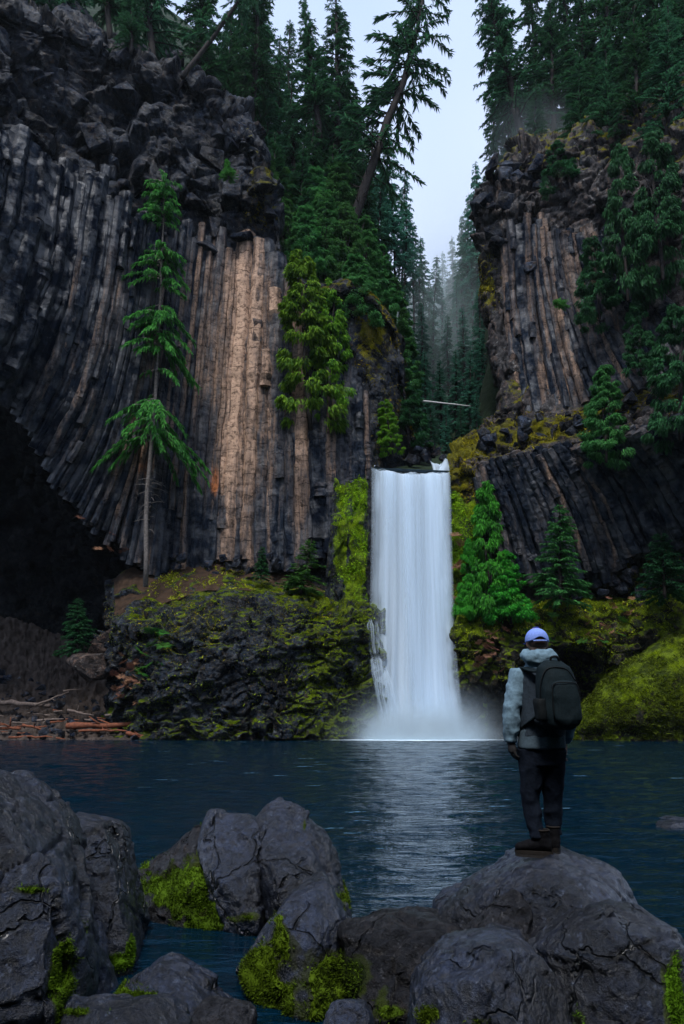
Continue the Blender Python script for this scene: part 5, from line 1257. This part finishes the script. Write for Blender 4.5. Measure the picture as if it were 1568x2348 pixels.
for key in ('fern', 'fern_dead'):
    FM[key] = []
    for m_ in fm:
        c_ = m_.copy(); c_.materials.clear(); c_.materials.append(M[key]); FM[key].append(c_)
def fern(px, py, Y, s, key, label, group=None, i=0):
    p = at(px, py, Y); o = ob('fern', FM[key][i % 3], None); o.location = p; o.scale = (s, s, s)
    o.rotation_euler = (math.radians(35), 0, i * 1.1); return tag(o, label, 'fern', group)
r = rng(99)
for i in range(40): fern(r.uniform(258, 335), 1490 + 120 * r.random(), 58.9 + r.uniform(-.4, .4), r.uniform(.3, .55), 'fern_dead', 'withered reddish fern hanging at the left end of the mossy outcrop', 'withered ferns on the left outcrop', i)
for i in range(9): fern(r.uniform(315, 390), 1440 + 110 * r.random(), 58.6 + r.uniform(-.3, .2), r.uniform(.6, 1.0), 'fern', 'fresh green fern on the left end of the mossy outcrop', 'green ferns on the left outcrop', i)
for i in range(22): fern(r.uniform(1092, 1165), 1425 + 120 * r.random(), 59.4 + r.uniform(-.3, .2), r.uniform(.3, .5), 'fern_dead', 'withered brown fern on the bank right of the waterfall foot', 'withered ferns right of the falls', i)
for i in range(22): fern(r.uniform(1320, 1460), r.uniform(1370, 1480), 59.2 + r.uniform(-.3, .3), r.uniform(.28, .48), 'fern_dead', 'withered pink brown fern on the bank above the small cave', 'withered ferns above the small cave', i)
for i in range(8): fern(r.uniform(1040, 1062), r.uniform(1190, 1400), 62.2, r.uniform(.5, .8), 'fern_dead', 'withered fern on the wet wall at the right edge of the falls', 'withered ferns beside the falls', i)
for i in range(14): fern(r.uniform(1150, 1500), r.uniform(1390, 1490), 59.3, r.uniform(.4, .7), 'fern', 'green fern on the mossy bank right of the falls', 'green ferns on the right bank', i)
for i in range(16):
    px = r.uniform(180, 345); py = float(botL(px)) + r.uniform(-90, 60)
    o = fern(px, py, float(YL(px)) - .6, r.uniform(.45, .7), 'fern_dead', 'dry orange fern tuft on the dark columns above the cave', 'dry fern tufts above the cave', i)
for i in range(10): fern(r.uniform(120, 330), r.uniform(500, 1000), float(YL(220)) - 2.4 + 0 * i, r.uniform(.4, .6), 'fern_dead', 'dry orange fern tuft high on the left cliff', 'dry fern tufts on the left cliff', i)

# ------------------------------------------------------------------ driftwood on the beach and the fallen trunk over the gorge
def log(label, a, b, rad, mat, seed, name='driftwood_log', cat='log', bend=.06, stub=2, group=None):
    r = rng(seed); A, B = at(*a), at(*b); t = np.linspace(0, 1, 9)[:, None]; L = np.linalg.norm(B - A)
    P = A + (B - A) * t + r.normal(0, bend * L * .25, (9, 3)) * np.sin(t * math.pi) + np.array((0, 0, bend * L)) * np.sin(t * math.pi) * r.uniform(-.3, .5)
    root = thing(name, label, cat, A, group)
    mb = MB(); mb.tube(P - A, rad * (1 - .5 * t[:, 0]) * r.uniform(.75, 1.15, 9), 9)
    ob('stem', mb.mesh('stem'), M[mat], root)
    for k in range(stub):
        i = r.integers(2, 7); d = unit(r.normal(size=3) + np.array((0, -.3, .6))); q = P[i] - A
        mb = MB(); mb.tube(np.array((q, q + d * rad * 2.5, q + d * rad * 4.5 + r.normal(0, .05, 3))), rad * np.array((.4, .28, .1)), 6)
        ob('branch_stub', mb.mesh('branch_stub'), M[mat], root)
    return root
log('thick reddish driftwood log lying level along the beach', (152, 1664, 60.2), (320, 1660, 60.4), .30, 'log_red', 1)
log('reddish driftwood pole just below the thick red log', (180, 1676, 59.4), (298, 1676, 59.5), .13, 'log_red', 2)
log('short red log slanting into the water at the right end of the beach', (290, 1680, 59.0), (352, 1696, 58.4), .2, 'log_red', 3)
log('red driftwood log level at the water\'s edge beside the outcrop', (330, 1688, 58.7), (412, 1686, 58.9), .16, 'log_red', 4, stub=1)
log('grey driftwood log high on the beach at the left edge', (-60, 1610, 66), (115, 1618, 65), .34, 'log_grey', 5)
log('pale thin log propped diagonally on the grey log', (80, 1617, 64.4), (158, 1586, 66), .13, 'log_grey', 6, stub=1)
log('thin pale stick above the diagonal log on the scree', (145, 1584, 66.4), (190, 1580, 66.6), .1, 'log_grey', 7, stub=0)
log('reddish log stub at the left edge of the beach', (-20, 1668, 60.6), (48, 1670, 60.4), .2, 'log_red', 8)
log('reddish pole sloping down to the thick red log from the left', (52, 1662, 60.5), (104, 1674, 60), .13, 'log_red', 9, stub=1)
log('grey branch on the middle of the beach', (155, 1628, 62.4), (215, 1640, 62), .14, 'log_grey', 10)
log('pale branch left of the thick red log', (85, 1652, 61.3), (146, 1648, 61.4), .12, 'log_grey', 11)
log('long thin pole floating at the left water edge', (20, 1690, 58.9), (150, 1694, 58.6), .1, 'log_red', 12, stub=0)
log('brown stick at the foot of the cave rock', (240, 1640, 62), (330, 1630, 63), .12, 'log_grey', 13)
r = rng(31)
for i in range(34):
    x, y = r.uniform(-20, 320), r.uniform(1625, 1682); Y = interp(y, [1625, 1650, 1682], [64.5, 61.6, 59.3]); a = r.uniform(-.5, .5)
    l = r.uniform(12, 40)
    log('short broken stick in the drift debris on the beach', (x, y, Y), (x + l * math.cos(a), y + l * .25 * math.sin(a), Y + r.uniform(-.5, .5)), r.uniform(.04, .09), 'log_red' if r.random() < .4 else 'log_grey', 60 + i, name='driftwood_stick', cat='stick', stub=0, group='drift sticks on the beach')
log('pale fallen trunk spanning the gorge above the waterfall', (930, 915, 76), (1078, 931, 79), .17, 'log_pale', 40, name='fallen_trunk', stub=1, bend=.008)
def stone(px, py, Y, s, label, seed, mat='block', group=None):
    o = ob('stone', block_mesh((s, s * .8, s * .7), seed), M[mat]); o.location = at(px, py, Y); o.rotation_euler = (.2, .1, seed); return tag(o, label, 'stone', group)
for i in range(110):
    x = r.uniform(-20, 330); y = r.uniform(interp(x, [0, 250], [1530, 1610]), 1690); Y = interp(y, [1530, 1600, 1650, 1690], [70, 66.6, 61.8, 59.0])
    stone(x, y, Y, .15 + .5 * r.random() ** 2, 'dark broken stone on the beach below the cave', 300 + i, group='stones on the beach')
stone(200, 1532, 62, 2.2, 'large pale rock slab at the mouth of the cave', 401, 'col_brown')
stone(255, 1450, 63, 2.0, 'tall pale rock between the cave and the mossy outcrop', 402, 'col_brown')
stone(240, 1500, 62.5, 1.5, 'pale broken rock below the tall pale rock at the cave', 403, 'col_brown')
# ------------------------------------------------------------------ the hiker
def surf_z(o, x, y, rad=0.06):
    V = mesh_co(o.data); d = np.hypot(V[:, 0] - x, V[:, 1] - y); k = d < rad
    return float(V[k, 2].max()) if k.any() else None
HB = next(o for o in bpy.data.objects if o.name.startswith('boulder') and 'under the standing hiker' in o.get('label', ''))
PY = 5.85
def J(px, py, dy=0.0): return at(px, py, PY + dy)
FL = J(1226, 1962, -0.05); FR = J(1274, 1940, 0.08)
zl, zr = surf_z(HB, FL[0], FL[1], .09) or FL[2], surf_z(HB, FR[0], FR[1], .07) or FR[2]
print('feet lift', zl - FL[2], zr - FR[2])
LIFT = zl - FL[2]
person = thing('person', 'person seen from behind in blue cap, grey hoodie and dark trousers, standing on a boulder', 'person', (FL[0] * .5 + FR[0] * .5, PY, min(zl, zr)))
PO = np.array(person.location)
def loft(rings, n=20, power=2.0):
    """rings: (centre, half width x, half depth y[, tilt])"""
    V = []; a = np.arange(n) / n * 2 * math.pi
    c, s = np.cos(a), np.sin(a); c = np.sign(c) * np.abs(c) ** (2 / power); s = np.sign(s) * np.abs(s) ** (2 / power)
    for (p, rx, ry) in rings: V.append(np.stack((p[0] + rx * c, p[1] + ry * s, np.full(n, p[2])), 1))
    m = len(rings); V = np.concatenate(V); idx = np.arange(m * n).reshape(m, n); nx = np.roll(idx, -1, 1)
    F = np.stack((idx[:-1], nx[:-1], nx[1:], idx[1:]), -1).reshape(-1, 4)
    V = np.concatenate((V, [np.array(rings[0][0]), np.array(rings[-1][0])])); k = np.arange(n); k2 = (k + 1) % n
    return V, (F, np.stack((np.full(n, m * n), k2, k), 1), np.stack((np.full(n, m * n + 1), idx[-1], nx[-1]), 1))
def blob(c, r, n=12):
    t = np.linspace(-1, 1, n); t = np.sin(t * math.pi / 2)
    return loft([((c[0], c[1], c[2] + r[2] * z), max(.001, r[0] * math.sqrt(max(0, 1 - z * z))), max(.001, r[1] * math.sqrt(max(0, 1 - z * z)))) for z in t])
def solid(mb, vox, smooth=3, folds=0.0, fs=9.0, seed=0, stretch=(1, 1, 1)):
    me = remesh(mb.mesh('s', False), vox)
    V = laplace(mesh_co(me), edges_of(me), smooth); set_co(me, V)
    if folds:
        N = mesh_normals(me).astype(float); Q = V * np.array(stretch)
        rid = 1 - np.abs(fbm(Q, fs, 2, seed)) * 2.4
        set_co(me, V + N * (folds * rid + folds * .5 * fbm(Q, fs * 2.5, 2, seed + 3))[:, None])
    me.polygons.foreach_set('use_smooth', np.ones(len(me.polygons), bool)); return me
def pp(name, me, mat, parent=None, **k):
    V = mesh_co(me)
    set_co(me, V - PO)
    return ob(name, me, mat, parent or person, **k)
def lerp(a, b, t): return a * (1 - t) + b * t
up3 = np.array((0, 0, LIFT))
hip = J(1241, 1718) + up3; chest = J(1243, 1590) + up3; neck0 = J(1232, 1525) + up3; headc = J(1231, 1471, .03) + up3
hl, hr = J(1216, 1722) + up3, J(1266, 1722) + up3
kl, kr = J(1217, 1838, .03) + up3, J(1266, 1835, .08) + up3
al, ar_ = J(1233, 1928, .0) + up3, J(1270, 1918, .10) + up3
al = np.array((al[0], al[1], zl + 0.115)); ar_ = np.array((ar_[0], ar_[1], zr + 0.115))
sl, sr = J(1188, 1549) + up3, J(1292, 1552) + up3
el, er = J(1173, 1628, -.03) + up3, J(1306, 1630, -.02) + up3
wl, wr = J(1171, 1697, .0) + up3, J(1292, 1700, .12) + up3
# body: one continuous figure under the clothes
mb = MB()
hz = headc[2]
mb.add(*blob(headc + (0, .005, 0), (.078, .098, .122)))
mb.add(*blob(headc + (0, .05, -.06), (.056, .06, .062)))            # jaw
mb.add(*blob(headc + (0, .108, -.02), (.013, .02, .022), 8))        # nose
for sgn in (-1, 1):
    mb.add(*blob(headc + (sgn * .083, -.004, -.018), (.011, .021, .033), 8))   # ears
mb.tube(np.array((neck0 + (0, 0, -.05), neck0 + (0, .0, .03), headc + (0, 0, -.04))), np.array((.066, .06, .058)), 14)
mb.add(*loft([(hip + (0, 0, -.08), .14, .1), (hip, .16, .11), (hip + (0, 0, .12), .145, .095), (chest, .165, .1), (chest + (0, 0, .13), .18, .1), (neck0 + (0, 0, -.04), .12, .08), (neck0, .06, .06)]))
for a, b, c, r0, r1, r2 in ((sl, el, wl, .052, .042, .03), (sr, er, wr, .052, .042, .03)):
    mb.tube(np.array((a, lerp(a, b, .5), b, lerp(b, c, .4), c)), np.array((r0, r0 * .95, r1, r1 * .95, r2)), 12)
for a, b, c in ((hl, kl, al), (hr, kr, ar_)):
    mb.tube(np.array((a, lerp(a, b, .5), b, lerp(b, c, .35), c, c + (0, 0, -.05))), np.array((.085, .075, .055, .055, .04, .04)), 12)
def hand(mb, w, d, palm_out, size=1.0):
    """hanging half-curled hand; d: direction of the forearm, palm_out: sideways axis across the knuckles"""
    d = unit(d); s = unit(palm_out - d * (palm_out @ d)); n = np.cross(s, d)
    k = w + d * .085 * size
    mb.tube(np.array((w - d * .01, w + d * .03, w + d * .06, k)), np.array((.026, .03, .033, .03)), 12)
    for i, (o_, l) in enumerate(((-.030, .070), (-.010, .080), (.010, .075), (.029, .060))):
        b0 = k + s * o_ - d * .012; L = l * size
        p1 = b0 + d * L * .45 + n * L * .06; p2 = p1 + d * L * .32 + n * L * .2; p3 = p2 + d * L * .16 + n * L * .26
        mb.tube(np.array((b0 - d * .02, b0, p1, p2, p3)), np.array((.0095, .0095, .0088, .0082, .0065)), 8)
    t0 = w + d * .03 - s * .026; t1 = t0 + d * .03 - s * .02 + n * .012; t2 = t1 + d * .028 + n * .012 + s * .002; t3 = t2 + d * .018 + n * .008 + s * .004
    mb.tube(np.array((t0 + s * .012, t0, t1, t2, t3)), np.array((.014, .013, .0115, .0105, .008)), 8)
hand(mb, wl + (0, .0, -.005), np.array((.12, .02, -1.0)), np.array((.25, -1.0, 0)))
hand(mb, wr + (0, .0, -.005), np.array((-.1, .1, -1.0)), np.array((-.25, -1.0, 0)))
s = NT('skin'); M['skin'] = plain('skin', (0.36, 0.20, 0.14), .55, .1, 20, 0)
pp('body', solid(mb, .0065, 2), M['skin'])
gl = MB(); hand(gl, wl + (0, .0, -.005), np.array((.12, .02, -1.0)), np.array((.25, -1.0, 0)), 1.03)
M['dark_hand'] = plain('dark_hand', (.02, .019, .02), .8, .3, 60, .002)  # dark, slightly larger copy of the left hand
gm = solid(gl, .006, 2); set_co(gm, mesh_co(gm) + mesh_normals(gm) * .0035); pp('dark_hand', gm, M['dark_hand'])
# eyes, hair
for sgn in (-1, 1):
    e = MB(); e.add(*blob(headc + (sgn * .03, .098, .012), (.012, .008, .009), 8)); pp('eye', e.mesh('eye'), plain('eye', (.6, .6, .6), .2, .05))
e = MB(); e.add(*blob(headc + (0, .10, -.068), (.024, .008, .007), 8)); pp('mouth', e.mesh('mouth'), plain('lips', (.32, .12, .10), .5, .1))
hb = MB()
hb.add(*loft([(headc + (0, -.012, -.062), .050, .066), (headc + (0, -.012, -.045), .070, .088), (headc + (0, -.008, -.02), .081, .1), (headc + (0, -.004, .03), .083, .104)]))
M['hair'] = plain('hair', (.035, .02, .014), .7, .5, 120, .004)
pp('hair', solid(hb, .007, 2), M['hair'])
# trousers
tb = MB()
tb.add(*loft([(hip + (0, 0, -.12), .155, .115), (hip + (0, 0, -.04), .168, .125), (hip + (0, 0, .06), .16, .118)], 24))
for a, b, c, sg in ((hl, kl, al, -1), (hr, kr, ar_, 1)):
    tb.tube(np.array((a + (0, 0, .02), lerp(a, b, .35), lerp(a, b, .7), b, lerp(b, c, .3), lerp(b, c, .65), c + (0, 0, .05), c + (0, 0, .005))),
            np.array((.108, .098, .084, .074, .07, .064, .058, .062)), 18)
M['trousers'] = plain('trousers', (.006, .009, .016), .85, .3, 60, .004, .08)
pp('trousers', solid(tb, .010, 2, .009, 7.5, 5, (1, 1, .8)), M['trousers'], label='dark blue black trousers')
# sleeves (hoodie) with hood
M['hoodie'] = plain('hoodie', (.13, .205, .26), .92, .22, 45, .004, .2)
for a, b, c in ((sl, el, wl), (sr, er, wr)):
    sb = MB()
    q = a + (chest + (0, 0, .1) - a) * .25
    sb.tube(np.array((q, a + (0, 0, .005), lerp(a, b, .35), lerp(a, b, .75), b, lerp(b, c, .35), lerp(b, c, .75), c + (0, 0, .01), c + (0, 0, -.012))),
            np.array((.075, .078, .076, .072, .07, .066, .06, .05, .045)), 18)
    pp('sleeve', solid(sb, .010, 2, .009, 9.0, 9, (1, 1, 1.1)), M['hoodie'], label='grey hoodie sleeve')
hd = MB()
ring = [headc + np.array((math.cos(t) * .105, math.sin(t) * .085 - .03, -.132 + .028 * math.sin(t * 1.0 + .4) - .02 * math.cos(t))) for t in np.linspace(0, 2 * math.pi, 25)]
hd.tube(np.array(ring), .048, 12, cap=False)
hd.add(*blob(headc + (-.02, -.105, -.145), (.128, .062, .066)))
hd.add(*blob(headc + (.045, -.11, -.122), (.085, .05, .05)))
hd.add(*loft([(neck0 + (0, 0, -.10), .17, .1), (neck0 + (0, 0, -.03), .125, .095), (neck0 + (0, 0, .03), .09, .085)]))
pp('hood', solid(hd, .010, 2, .010, 11.0, 13, (1, 1, 1.6)), M['hoodie'], label='grey hood lying folded on the shoulders')
# vest and the longer hem below it
M['vest'] = plain('vest', (.026, .036, .048), .85, .25, 60, .003, .08)
M['hem'] = plain('jacket_hem', (.055, .08, .10), .9, .2, 60, .003, .08)
vb = MB()
def trs(z): return lerp(hip, chest, 0) * 0 + np.array((interp(z, [hip[2], chest[2], neck0[2]], [hip[0] - .002, chest[0], neck0[0] + .008]), PY, z))
z0, z1 = hip[2], neck0[2]
vb.add(*loft([(trs(z0 + .09), .185, .135), (trs(z0 + .16), .187, .138), (trs(z0 + .28), .19, .14), (trs(z0 + .40), .2, .135), (trs(z1 - .12), .205, .125), (trs(z1 - .06), .17, .11), (trs(z1 - .015), .1, .095)], 28, 2.3))
pp('vest', solid(vb, .011, 3, .008, 6.0, 17, (1, 1, .6)), M['vest'], label='dark slate vest')
jb = MB()
jb.add(*loft([(trs(z0 + .005), .188, .14), (trs(z0 + .03), .19, .142), (trs(z0 + .09), .186, .138), (trs(z0 + .16), .18, .132)], 28, 2.3))
pp('jacket_hem', solid(jb, .011, 2, .006, 7.0, 19, (1, 1, .5)), M['hem'], label='slate grey hem of the jacket')
# cap: crown panels, closure opening, brim, button
M['cap'] = plain('cap', (.20, .30, .72), .85, .12, 80, .003, .2); M['cap_dark'] = plain('cap_blue', (.04, .09, .42), .8, .2, 80, .002, .2)
cc = headc + (0, 0, .022)
def cap_crown(r0, r1, z0_, z1_, a0, a1, n=14):
    V = []; t = np.linspace(0, 1, n)
    for zt in t:
        f = math.sqrt(max(0.0, 1 - zt ** 2.4)); 
        for a in np.linspace(a0, a1, n): V.append(cc + np.array((math.cos(a) * r0 * f, math.sin(a) * r1 * f, z0_ + (z1_ - z0_) * zt)))
    return np.array(V), grid_faces(n, n)
cm_ = MB(); n = 40; t = np.linspace(0, .999, 18); V = []
for zt in t:
    f = math.sqrt(1 - zt ** 2.3)
    for a in np.linspace(0, 2 * math.pi, n, endpoint=False):
        seam = 1 - .012 * (abs(math.sin(a * 3)) < .14)
        zlow = -.025 + .034 * max(0, math.cos(a + math.pi / 2)) ** 6 if True else 0      # arched opening at the back
        V.append(cc + np.array((math.cos(a) * .098 * f * seam, math.sin(a) * .116 * f * seam, zlow * (1 - zt) + .092 * zt)))
V = np.array(V); idx = np.arange(18 * n).reshape(18, n); nx = np.roll(idx, -1, 1)
F = np.stack((idx[:-1], nx[:-1], nx[1:], idx[1:]), -1).reshape(-1, 4)
me = mesh_np('cap', V, F); so = pp('cap', me, M['cap'], label='light blue baseball cap')
md = so.modifiers.new('thick', 'SOLIDIFY'); md.thickness = .005
bb = MB(); bb.add(*blob(cc + (0, 0, .095), (.03, .034, .006), 8)); pp('cap_button', bb.mesh('cap_button'), M['cap_dark'], so)
fr = MB(); V = []
for zt in t:
    f = math.sqrt(1 - zt ** 2.3) * 1.02
    for a in np.linspace(math.radians(35), math.radians(145), 16): V.append(cc + np.array((math.cos(a) * .098 * f, math.sin(a) * .116 * f, -.02 * (1 - zt) + .094 * zt)))
fr.add(np.array(V), grid_faces(18, 16)); pp('cap_front', fr.mesh('cap_front'), M['cap_dark'], so)
V = []
for i in range(10):
    for j in range(18):
        a = math.radians(25 + 130 * j / 17); l = .112 + .075 * math.sin(math.radians(180) * j / 17) ** .6 * i / 9
        V.append(cc + np.array((math.cos(a) * (.094 + .02 * i / 9), math.sin(a) * l, -.022 - .012 * (abs(j - 8.5) / 8.5) ** 2)))
me = mesh_np('brim', V, grid_faces(10, 18)); o_ = pp('brim', me, M['cap_dark'], so); md = o_.modifiers.new('thick', 'SOLIDIFY'); md.thickness = .005
V = []
for i in range(2):
    for j in range(13):
        a = math.radians(235 + 70 * j / 12); V.append(cc + np.array((math.cos(a) * .1, math.sin(a) * .118, -.03 + .012 * i)))
st = mesh_np('cap_strap', V, grid_faces(2, 13)); o_ = pp('cap_strap', st, M['cap'], so); md = o_.modifiers.new('thick', 'SOLIDIFY'); md.thickness = .004
# boots
M['boot'] = plain('boot_leather', (.005, .005, .006), .75, .35, 50, .004, .05); M['sole'] = plain('boot_sole', (.014, .011, .009), .8, .25, 60, .003); M['sole_dark'] = plain('boot_tread', (.02, .018, .017), .8, .25, 60, .003)
def boot(ank, z, ang):
    c, s_ = math.cos(ang), math.sin(ang)
    R = np.array(((c, -s_, 0), (s_, c, 0), (0, 0, 1)))
    def tr(V): return (np.asarray(V) @ R.T) + np.array((ank[0], ank[1], z))
    m = MB()                                         # toe along local +y
    fs = [(-.085, .034, .075), (-.06, .043, .105), (0.0, .044, .12), (.06, .046, .095), (.12, .05, .075), (.165, .045, .06), (.19, .026, .045)]
    ring = []
    for (y, w, h) in fs:
        a = np.linspace(0, 2 * math.pi, 16, endpoint=False)
        ring.append(np.stack((w * np.cos(a), np.full(16, y), .024 + h * (.5 + .5 * np.sin(a)) * .98), 1))
    V = np.concatenate(ring); idx = np.arange(len(fs) * 16).reshape(-1, 16); nx = np.roll(idx, -1, 1)
    F = np.stack((idx[:-1], nx[:-1], nx[1:], idx[1:]), -1).reshape(-1, 4)[:, ::-1]
    V = np.concatenate((V, [ring[0].mean(0), ring[-1].mean(0)])); k = np.arange(16); k2 = (k + 1) % 16
    m.add(tr(V), (F, np.stack((np.full(16, len(fs) * 16), k, k2), 1), np.stack((np.full(16, len(fs) * 16 + 1), idx[-1][k2], idx[-1][k]), 1)))
    m.add(tr(loft([((0, -.025, .07), .048, .062), ((0, -.025, .12), .047, .056), ((0, -.022, .17), .05, .056), ((0, -.02, .185), .05, .056)])[0]), loft([((0, 0, 0), 1, 1)] * 4)[1])
    bo = pp('boot', solid(m, .008, 2, .002, 25, 3), M['boot'])
    def plate(z0_, z1_, g, name, mat):
        a = np.linspace(0, 2 * math.pi, 28, endpoint=False)
        ys = .052 + .14 * np.sin(a) * 1.0; xs = (.047 + g) * np.cos(a) * (1 - .12 * np.sin(a * 1.0 + 2.6)); ys = .05 + (.142 + g) * np.sin(a)
        V = np.concatenate((np.stack((xs, ys, np.full(28, z0_)), 1), np.stack((xs, ys, np.full(28, z1_)), 1), [(0, .05, z0_), (0, .05, z1_)]))
        k = np.arange(28); k2 = (k + 1) % 28
        q = MB(); q.add(tr(V), (np.stack((k, k2, 28 + k2, 28 + k), 1), np.stack((np.full(28, 56), k2, k), 1), np.stack((np.full(28, 57), 28 + k, 28 + k2), 1)))
        pp(name, q.mesh(name, False), mat, bo)
    plate(.012, .034, .004, 'midsole', M['sole']); plate(-.012, .0125, .002, 'outsole', M['sole_dark'])
    cu = MB(); a = np.linspace(0, 2 * math.pi, 20)
    cu.tube(tr(np.stack((.05 * np.cos(a), -.02 + .057 * np.sin(a), np.full(20, .182)), 1)), .008, 6, cap=False); pp('collar', cu.mesh('collar'), M['sole'], bo)
    return bo
boot((al[0] + .012, al[1] - .01), zl - .004, math.radians(72)); boot((ar_[0], ar_[1]), zr - .004, math.radians(-12))

# backpack: a thing of its own, worn on the back
M['pack'] = plain('pack_fabric', (.006, .012, .015), .75, .35, 90, .003, .1); M['pack_dark'] = plain('pack_trim', (.006, .008, .009), .6, .3, 90, .002, .1)
pc = J(1257, 1594) + up3; pc = np.array((pc[0], PY - .245, pc[2]))
pack = thing('backpack', 'black rounded backpack worn on the hiker\'s back', 'backpack', pc); PK = np.array(pack.location)
def pk(name, me, mat, parent=None):
    set_co(me, mesh_co(me) - PK); return ob(name, me, mat, parent or pack)
b = MB(); hh = .262
b.add(*loft([(pc + (0, .01, -hh), .10, .06), (pc + (0, 0, -hh + .03), .14, .105), (pc + (0, 0, -.12), .158, .118), (pc + (0, 0, .02), .158, .112), (pc + (-.003, .01, .13), .146, .098), (pc + (-.006, .02, .21), .128, .078), (pc + (-.008, .03, hh), .06, .045)], 28, 2.7))
bag = pk('bag', solid(b, .011, 3, .008, 7, 23, (1, 1, .8)), M['pack'])
b = MB(); b.add(*loft([(pc + (.035, -.1, -.235), .075, .03), (pc + (.035, -.105, -.19), .105, .045), (pc + (.03, -.105, -.03), .105, .045), (pc + (.025, -.095, .07), .095, .04), (pc + (.02, -.085, .10), .06, .02)], 24, 3.2))
pk('front_pocket', solid(b, .010, 2, .006, 9, 29, (1, 1, .6)), M['pack'])
def zipline(pts, name='zip', r_=.005): m = MB(); m.tube(catmull(np.array(pts), 30), r_, 6); pk(name, m.mesh(name), M['pack_dark'])
zipline([pc + (-.075, -.128, -.18), pc + (-.078, -.135, -.02), pc + (-.06, -.138, .075), pc + (.03, -.142, .085), pc + (.12, -.128, .07), pc + (.137, -.12, -.05)])
zipline([pc + (-.155, -.05, -.05), pc + (-.14, -.075, .1), pc + (-.08, -.07, .195), pc + (.06, -.07, .195), pc + (.135, -.07, .1)])
b = MB(); b.add(*loft([(pc + (-.15, -.04, -.2), .045, .06), (pc + (-.155, -.04, -.06), .05, .065), (pc + (-.152, -.04, -.03), .045, .06)], 18, 2.5)); pk('side_pocket', solid(b, .010, 2, .005, 9, 31), M['pack_dark'])
zipline([pc + (-.03, .0, .235), pc + (-.03, -.02, .285), pc + (.02, -.02, .29), pc + (.04, .0, .235)], 'handle', .010)
def strap(pts, w, name='shoulder_strap'):
    P = catmull(np.array(pts), 24); T = unit(np.gradient(P, axis=0)); S = unit(np.cross(T, np.array((0, -.5, 1.0)))); V = np.stack((P - S * w, P + S * w), 1).reshape(-1, 3)
    me = mesh_np(name, V, grid_faces(24, 2)); o = pk(name, me, M['pack']); m = o.modifiers.new('thick', 'SOLIDIFY'); m.thickness = .014; m.offset = 0
strap([pc + (-.05, .06, .2), J(1222, 1538, -.16) + up3, J(1200, 1531, -.06) + up3, J(1196, 1537, .05) + up3, J(1200, 1580, .15) + up3, J(1203, 1640, .13) + up3, J(1190, 1672, .02) + up3, pc + (-.16, .04, -.16)], .026)
strap([pc + (.05, .06, .2), J(1272, 1538, -.16) + up3, J(1284, 1533, -.06) + up3, J(1285, 1540, .05) + up3, J(1282, 1580, .15) + up3, J(1284, 1640, .14) + up3, J(1298, 1672, .02) + up3, pc + (.16, .04, -.16)], .026)
# ------------------------------------------------------------------ spray, drifting mist, air
c = at(972, 1690, 58.0); puff('spray_mist', (c[0], 58.4, 0.2), (11.5, 4.0, 5.6), 2.4, 'white spray spreading over the pool at the foot of the falls', power=3.2, noise=.5, col=(.80, .92, 1.0))
puff('spray_mist', (c[0] - .4, 58.0, 0.0), (7.5, 2.6, 3.6), 5.0, 'dense white spray right where the falls strike the pool', power=2.4, noise=.5, col=(.86, .95, 1.0))
hm = bpy.data.meshes.new('haze'); bm = bmesh.new(); bmesh.ops.create_cube(bm, size=1.0); bm.to_mesh(hm); bm.free()
s = NT('haze_air'); v = s.n('VolumePrincipled', i_Color=(0.80, 0.91, 1.0, 1), i_Density=0.00008); v.inputs['Anisotropy'].default_value = 0.3
s.link(v.outputs[0], s.out.inputs['Volume'])
hz_ = ob('haze', hm, s.m); hz_.location = (0, 90, 60); hz_.scale = (420, 320, 124.4); tag(hz_, 'thin blue mist filling the gorge', 'haze', kind='stuff')

puff('drifting_mist', at(1015, 640, 150), (16, 40, 26), 0.035, 'pale mist drifting between the firs deep in the gorge', power=1.2, noise=.4, col=(.9, .97, 1.0))

puff('drifting_mist', at(1030, 820, 108), (15, 22, 24), 0.03, 'thin mist hanging low in the gorge behind the waterfall', power=1.2, noise=.4, col=(.85, .96, 1.0))
puff('drifting_mist', at(1240, 330, 72), (9, 6, 9), 0.05, 'wisp of blue mist in front of the firs on the right rim', power=1.4, noise=.4, col=(.8, .92, 1.0))
